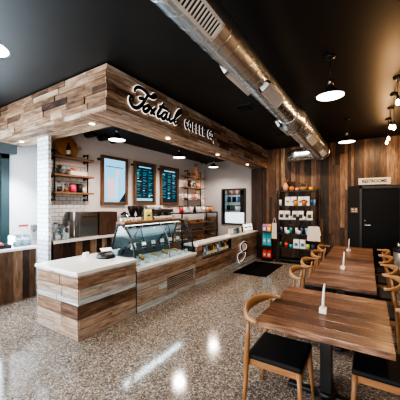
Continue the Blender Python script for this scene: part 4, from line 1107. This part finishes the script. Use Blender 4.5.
def register(yc, L_, side):
    ang = R(-50) if side > 0 else R(180+28)
    mt = Matrix.Translation((DX, yc, DZ)) @ Matrix.Rotation(-ang, 4, 'Y')
    m = MB(); hw = .068; dr_ = DR if yc < 4.3 else DR2; x0 = dr_-.014; x1 = dr_+.022
    m.box((x0, -L_/2, -hw), (x1, -L_/2+.025, hw), 'grille', mtx=mt).box((x0, L_/2-.025, -hw), (x1, L_/2, hw), 'grille', mtx=mt)
    m.box((x0, -L_/2, -hw), (x1, L_/2, -hw+.02), 'grille', mtx=mt).box((x0, -L_/2, hw-.02), (x1, L_/2, hw), 'grille', mtx=mt)
    r_ = ctr('air_register', m, du)
    g = MB().box((x0, -L_/2+.02, -hw+.015), (x1-.014, L_/2-.02, hw-.015), 'grille_dark', mtx=mt)
    n_ = int(L_/.035)
    for i in range(n_):
        yy_ = -L_/2+.03+i*(L_-.06)/(n_-1)
        g.box((x1-.014, yy_-.005, -hw+.018), (x1-.004, yy_+.005, hw-.018), 'grille', mtx=mt)
    o = link('slats', g.data('slats'), r_); 
for yc, L_ in ((1.42, .50), (2.98, .56), (5.25, .56), (6.75, .5)): register(yc, L_, 1)
for yc, L_ in ((2.50, .56), (4.42, .60), (6.1, .56)): register(yc, L_, -1)
# ceiling air vents
def mk_cvent():
    t = link('ceiling_vent', None)
    link('frame', MB().box((-.16, -.16, -.018), (.16, .16, -.001), 'black', bevel=.003).data('frame'), t)
    s_ = MB()
    for i in range(6): s_.box((-.13, -.125+i*.045, -.028), (.13, -.105+i*.045, -.0185), 'charcoal')
    link('louvre', s_.data('louvre'), t)
    return t
place('cvent', mk_cvent, (-1.817, 4.357, CEIL), 0, 'square black vent in the ceiling between duct and soffit', 'vent')
place('cvent', mk_cvent, (-1.75, 6.4, CEIL), 0, 'square black vent in the ceiling close to the timber wall', 'vent')

# ------------------------------------------------------------------ lamps
def spot(name, loc, power, col, size=100, blend=.6, rad=.08, rot=(0, 0, 0)):
    l = bpy.data.lights.new(name, 'SPOT'); l.energy = power; l.color = col; l.spot_size = R(size); l.spot_blend = blend; l.shadow_soft_size = rad
    o = bpy.data.objects.new(name, l); C.objects.link(o); o.location = loc; o.rotation_euler = rot; return o
def point(name, loc, power, col, rad=.05):
    l = bpy.data.lights.new(name, 'POINT'); l.energy = power; l.color = col; l.shadow_soft_size = rad
    o = bpy.data.objects.new(name, l); C.objects.link(o); o.location = loc; return o
def area(name, loc, rot, sx, sy, power, col):
    l = bpy.data.lights.new(name, 'AREA'); l.shape = 'RECTANGLE'; l.size = sx; l.size_y = sy; l.energy = power; l.color = col
    o = bpy.data.objects.new(name, l); C.objects.link(o); o.location = loc; o.rotation_euler = rot; return o
WARM = (1, .80, .58)
def mk_pendant(ceil):
    def f():
        t = link('pendant_lamp', None)
        link('shade', MB().lathe([(.030, .135), (.035, .12), (.045, .105), (.075, .06), (.155, .012), (.16, 0), (.154, .004), (.07, .052), (.035, .10)], (0, 0, 0), 'black', 28).data('shade'), t)
        link('socket_cap', MB().lathe([(.0, .21), (.018, .205), (.03, .19), (.032, .137), (0, .136)], (0, 0, 0), 'steel', 18).data('socket_cap'), t)
        link('diffuser', MB().lathe([(0, .004), (.145, .006), (.15, .014), (0, .03)], (0, 0, 0), 'lamp_white', 28).data('diffuser'), t)
        link('cord', MB().tube([(0, 0, .206), (0, 0, ceil-.03)], .006, 'black', 8).data('cord'), t)
        link('canopy', MB().lathe([(0, ceil-.035), (.03, ceil-.03), (.055, ceil-.012), (.06, ceil-.001), (0, ceil-.001)], (0, 0, 0), 'black', 20).data('canopy'), t)
        return t
    return f
PL = [(-.37, 3.40, 2.89, 'dome pendant lamp over the front dining table'), (-.36, 6.05, 2.89, 'dome pendant lamp close to the timber wall'), (-2.565, .89, 2.87, 'dome pendant lamp in front of the soffit corner')]
for i, (x, y, z, lb) in enumerate(PL):
    place('pendM', mk_pendant(CEIL-2.89), (x, y, z+(.0 if i < 2 else .0) if i < 2 else 2.89), 0, lb, 'lamp', 'pendant lamps in the dining room')
    spot('pendant_light', (x, y, z-.03), 130 if i < 2 else 60, (1, .86, .70), 125, .7, .1)
for i, (x, y) in enumerate(((-3.86, 3.30), (-3.98, 5.35), (-4.1, 7.3))):
    place('pendB', mk_pendant(3.04-2.84), (x, y, 2.815), 0, f'dome pendant lamp over the bar, {ORD[i]} from the tiled pillar', 'lamp', 'pendant lamps over the bar')
    spot('pendant_light', (x, y, 2.80), 135, (1, .83, .72), 160, .7, .1)
# track spotlight over the far end of the bar
tk = thing('track_spotlight', 'pair of black track spotlights under the bar ceiling near the far pendant', 'spotlight', (-4.25, 6.95, 3.0))
part('track', MB().box((-.02, -.3, .012), (.02, .3, .034), 'black'), tk)
for y in (-.12, .12):
    part('lamp_head', MB().tube([(0, y, .012), (0, y, -.03)], .008, 'black', 8).tube([(-.05, y, -.04), (.05, y, -.09)], [.035, .042], 'black', 14), tk)
# recessed downlights on the soffit underside
def mk_down():
    t = link('downlight', None)
    link('trim_ring', MB().lathe([(.05, -.001), (.05, -.007), (.038, -.008), (.036, -.002)], (0, 0, 0), 'steel', 20).data('trim_ring'), t)
    link('lens', MB().lathe([(0, -.006), (.036, -.006), (.036, -.001), (0, -.001)], (0, 0, 0), 'downlight', 20).data('lens'), t)
    return t
DLS = [(-5.22, 2.33), (-3.23, 2.33), (-2.86, 3.53), (-2.86, 5.28), (-2.86, 7.03)]
for i, (x, y) in enumerate(DLS):
    place('down', mk_down, (x, y, SZ0-.0065), 0, f'small round downlight under the timber soffit, {ORD[i]} from the window', 'downlight', 'soffit downlights')
    spot('downlight_beam', (x, y, SZ0-.03), 42 if i else 240, (1, .84, .66) if i else (.95, .97, 1), 95, .7, .04)
# row of bare bulb pendants along the dining side
def mk_bulb(drop):
    def f():
        t = link('bulb_pendant', None)
        link('canopy', MB().lathe([(0, -.001), (.055, -.001), (.052, -.02), (.03, -.035), (0, -.036)], (0, 0, 0), 'black', 20).data('canopy'), t)
        link('cord', MB().tube([(0, 0, -.034), (0, 0, -drop+.09)], .004, 'black', 8).data('cord'), t)
        link('socket', MB().lathe([(0, -drop+.10), (.018, -drop+.095), (.02, -drop+.045), (0, -drop+.044)], (0, 0, 0), 'black', 12).data('socket'), t)
        link('bulb', MB().lathe([(0, -drop+.043), (.014, -drop+.04), (.026, -drop), (.023, -drop-.018), (.012, -drop-.032), (0, -drop-.037)], (0, 0, 0), 'bulb', 14).data('bulb'), t)
        return t
    return f
for i, (x, y, dr) in enumerate(((.335, 4.42, .34), (.335, 5.05, .52), (.335, 5.75, .34), (.34, 6.45, .40), (.345, 7.15, .34))):
    place(('bulb', dr), mk_bulb(dr), (x, y, CEIL), 0, f'bare filament bulb pendant along the dining side, {ORD[i]} in the row towards the door', 'lamp', 'bare bulb pendants')
    point('bulb_light', (x, y, CEIL-dr-.07), 11, (1, .58, .28), .04)

# ------------------------------------------------------------------ dining furniture
def mk_table(L_, hx=.43):
    hy = L_/2
    def f():
        t = link('dining_table', None)
        tp = MB(); y = -hy
        n_ = max(4, round(L_/.145)); 
        for i in range(n_):
            y1 = -hy + L_*(i+1)/n_
            tp.box((-hx, y+.003, .705), (hx, y1-.003, .75-RNG.uniform(0, .0015)), 'table_wood', [.60, .52, .70, .40, .66, .48, .62, .75, .5, .58, .36][(i+int(L_*7)) % 11], (1, 0, 0), bevel=.003)
            y = y1
        tp.box((-hx+.05, -hy+.05, .685), (hx-.05, hy-.05, .704), 'black')
        link('tabletop', tp.data('tabletop'), t)
        peds = [0] if L_ < 1.3 else [-.55, .55]
        for py in peds:
            link('pedestal', MB().box((-.045, py-.045, .05), (.045, py+.045, .684), 'black', bevel=.008).data('pedestal'), t)
            link('base', MB().box((-.32 if L_ < 1.3 else -.25, py-.03, .004), (.32 if L_ < 1.3 else .25, py+.03, .045), 'black', bevel=.012).box((-.03, py-.25, .004), (.03, py+.25, .044), 'black', bevel=.012).lathe([(0, .045), (.09, .046), (.06, .07), (0, .07)], (0, py, 0), 'black', 16).data('base'), t)
        return t
    return f
TX = -.302
place(('table', 1), mk_table(1.04, .445), (TX, 2.505, 0), 0, 'reclaimed plank pedestal table at the front of the dining row', 'table', 'dining tables')
place(('table', 2), mk_table(1.66, .35), (-.273, 4.15, 0), 0, 'long reclaimed plank table in the middle of the dining row', 'table', 'dining tables')
place(('table', 3), mk_table(1.5, .35), (-.273, 5.76, 0), 0, 'long reclaimed plank table at the far end of the dining row', 'table', 'dining tables')
def mk_chair():
    t = link('dining_chair', None)       # faces +X, origin under the middle of the seat
    link('seat', MB().box((-.205, -.215, .425), (.215, .215, .468), 'black_soft', bevel=.018, seg=3).data('seat'), t)
    fr = MB()
    fr.box((-.20, -.205, .375), (.205, -.185, .43), 'chair_wood', .5, (1, 0, 0), bevel=.006).box((-.20, .185, .375), (.205, .205, .43), 'chair_wood', .45, (1, 0, 0), bevel=.006)
    fr.box((-.205, -.19, .375), (-.185, .19, .43), 'chair_wood', .5, (0, 1, 0), bevel=.006).box((.19, -.19, .375), (.21, .19, .43), 'chair_wood', .6, (0, 1, 0), bevel=.006)
    link('seat_frame', fr.data('seat_frame'), t)
    for s_ in (-1, 1):
        link('leg', MB().tube([(.225, s_*.222, 0), (.205, s_*.205, .25), (.195, s_*.20, .424)], [.0125, .0175, .020], 'chair_wood', 12, .55).data('leg'), t)
        link('leg', MB().tube([(-.225, s_*.235, 0), (-.205, s_*.225, .25), (-.20, s_*.225, .42), (-.18, s_*.25, .60), (-.158, s_*.283, .745)], [.0125, .0175, .021, .018, .013], 'chair_wood', 12, .5).data('leg'), t)
    pts = []; rr = []
    for i in range(25):
        a = R(-93 + 186*i/24)
        c_ = abs(i-12)/12
        x = -.085 - .168*math.cos(a); y = .315*math.sin(a)*(1 if abs(a) < R(90) else 1.0)
        pts.append((x, y, .777+.010*(1-c_)))
        hgt = .016 + .032*max(0, 1-(c_/.72)**2)
        rr.append((.013+.006*(1-c_), hgt))
    link('backrest', MB().tube(pts, rr, 'chair_wood', 12, .7, up=(0, 0, 1)).data('backrest'), t)
    return t
CH = [(-.618, 2.215, 'front'), (-.60, 3.60, 'middle'), (-.60, 4.30, 'middle'), (-.60, 5.12, 'far'), (-.60, 5.85, 'far')]
cnt = {}
for i, (x, y, tb_) in enumerate(CH):
    w = {'front': 'at', 'middle': ['at the near end of', 'at the far end of'][i % 2 == 0] if False else 'at', 'far': 'at'}[tb_]
    pos = '' if tb_ == 'front' else (' near end' if i in (1, 3) else ' far end')
    place('chair', mk_chair, (x, y, 0), R(3 if i % 2 else 0), f'curved-back oak chair with black seat, counter side of the {tb_} table{pos}', 'chair', 'oak dining chairs')
CR = [(.115, 2.42, 'front', ''), (.07, 3.66, 'middle', ' near end'), (.07, 4.34, 'middle', ' far end'), (.07, 5.14, 'far', ' near end'), (.07, 5.86, 'far', ' far end')]
for i, (x, y, tb_, pos) in enumerate(CR):
    place('chair', mk_chair, (x, y, 0), R(180-2*(i % 2)), f'curved-back oak chair with black seat, wall side of the {tb_} table{pos}', 'chair', 'oak dining chairs')
def mk_candle():
    t = link('candle_holder', None)
    link('block', MB().box((-.028, -.028, 0), (.028, .028, .045), 'cream', bevel=.005).data('block'), t)
    link('taper', MB().tube([(0, 0, .0455), (.002, 0, .12), (.008, 0, .20), (.012, 0, .245)], [.011, .0105, .009, .006], 'white', 12).tube([(.012, 0, .245), (.0125, 0, .255)], .0012, 'ink', 5).data('taper'), t)
    return t
for i, (x, y, nm) in enumerate(((-.317, 2.42, 'front'), (-.29, 4.2, 'middle'), (-.315, 5.85, 'far'))):
    place('candle', mk_candle, (x, y, .7505), R(-20*i), f'white taper in a pale block holder on the {nm} dining table', 'candle')
# grey bin by the wall side of the far table
bn = thing('waste_bin', 'grey cylindrical bin with black top beyond the wall-side chairs', 'bin', (.60, 6.72, 0))
part('body', MB().lathe([(0, .0), (.17, 0), (.17, .70), (0, .70)], (0, 0, 0), 'grey_metal', 28), bn)
part('lid', MB().lathe([(.175, .701), (.178, .76), (.15, .775), (0, .775)], (0, 0, 0), 'black', 28), bn)
for i, (dx, dy) in enumerate(((-.07, -.05), (.05, .04))):
    place('binjar', mk_tin('steel', .05, .10), (.60+dx, 6.72+dy, .7765), 0, f'steel canister on the black bin top, {["counter", "wall"][i]} side', 'canister')

# ------------------------------------------------------------------ light and camera
area('window_daylight', (XL+.12, .4, 1.45), (0, R(-90), 0), 2.2, 3.6, 260, (.74, .89, 1))
area('street_daylight', (-2.4, YF+.1, 1.7), (R(90), 0, 0), 6.6, 2.3, 310, (1, .965, .93))
area('case_glow', (-3.30, 3.72, ZT-.06), (0, 0, 0), .05, 1.5, 9, (.86, .96, 1))
area('pass_glow', (-3.9, YB+.9, 2.7), (0, 0, 0), 1, .6, 14, (.85, .95, 1))
spot('wall_fill_spot', (.1, 7.3, 3.25), 65, (1, .72, .42), 110, .8, .06, (R(35), 0, 0))  # added fill spot without a fixture, brightens the timber wall above the door
spot('wall_fill_spot', (-1.75, 6.6, 3.25), 95, (1, .76, .5), 110, .8, .06, (R(45), 0, 0))  # second added spot, no lamp body, lifts the boards behind the retail shelf

wd = bpy.data.worlds.new('daylight'); bpy.context.scene.world = wd; wd.use_nodes = True
bgn = wd.node_tree.nodes['Background']
sky = wd.node_tree.nodes.new('ShaderNodeTexSky'); sky.sky_type = 'HOSEK_WILKIE' if hasattr(sky, 'sky_type') else sky.sky_type
sky.turbidity = 4; sky.sun_direction = (-.4, .3, .6)
wd.node_tree.links.new(sky.outputs[0], bgn.inputs[0]); bgn.inputs[1].default_value = .5

cam = bpy.data.cameras.new('camera'); co = bpy.data.objects.new('camera', cam); C.objects.link(co)
co.location = (0, 0, 1.65); co.rotation_euler = (R(90), 0, R(32.2))
cam.sensor_fit = 'HORIZONTAL'; cam.sensor_width = 36; cam.lens = 36*267/400; cam.shift_y = 4.5/400; cam.clip_start = .05
sc_ = bpy.context.scene
sc_.camera = co
sc_.view_settings.view_transform = 'AgX'
sc_.view_settings.look = 'AgX - High Contrast'
sc_.view_settings.exposure = 0.3
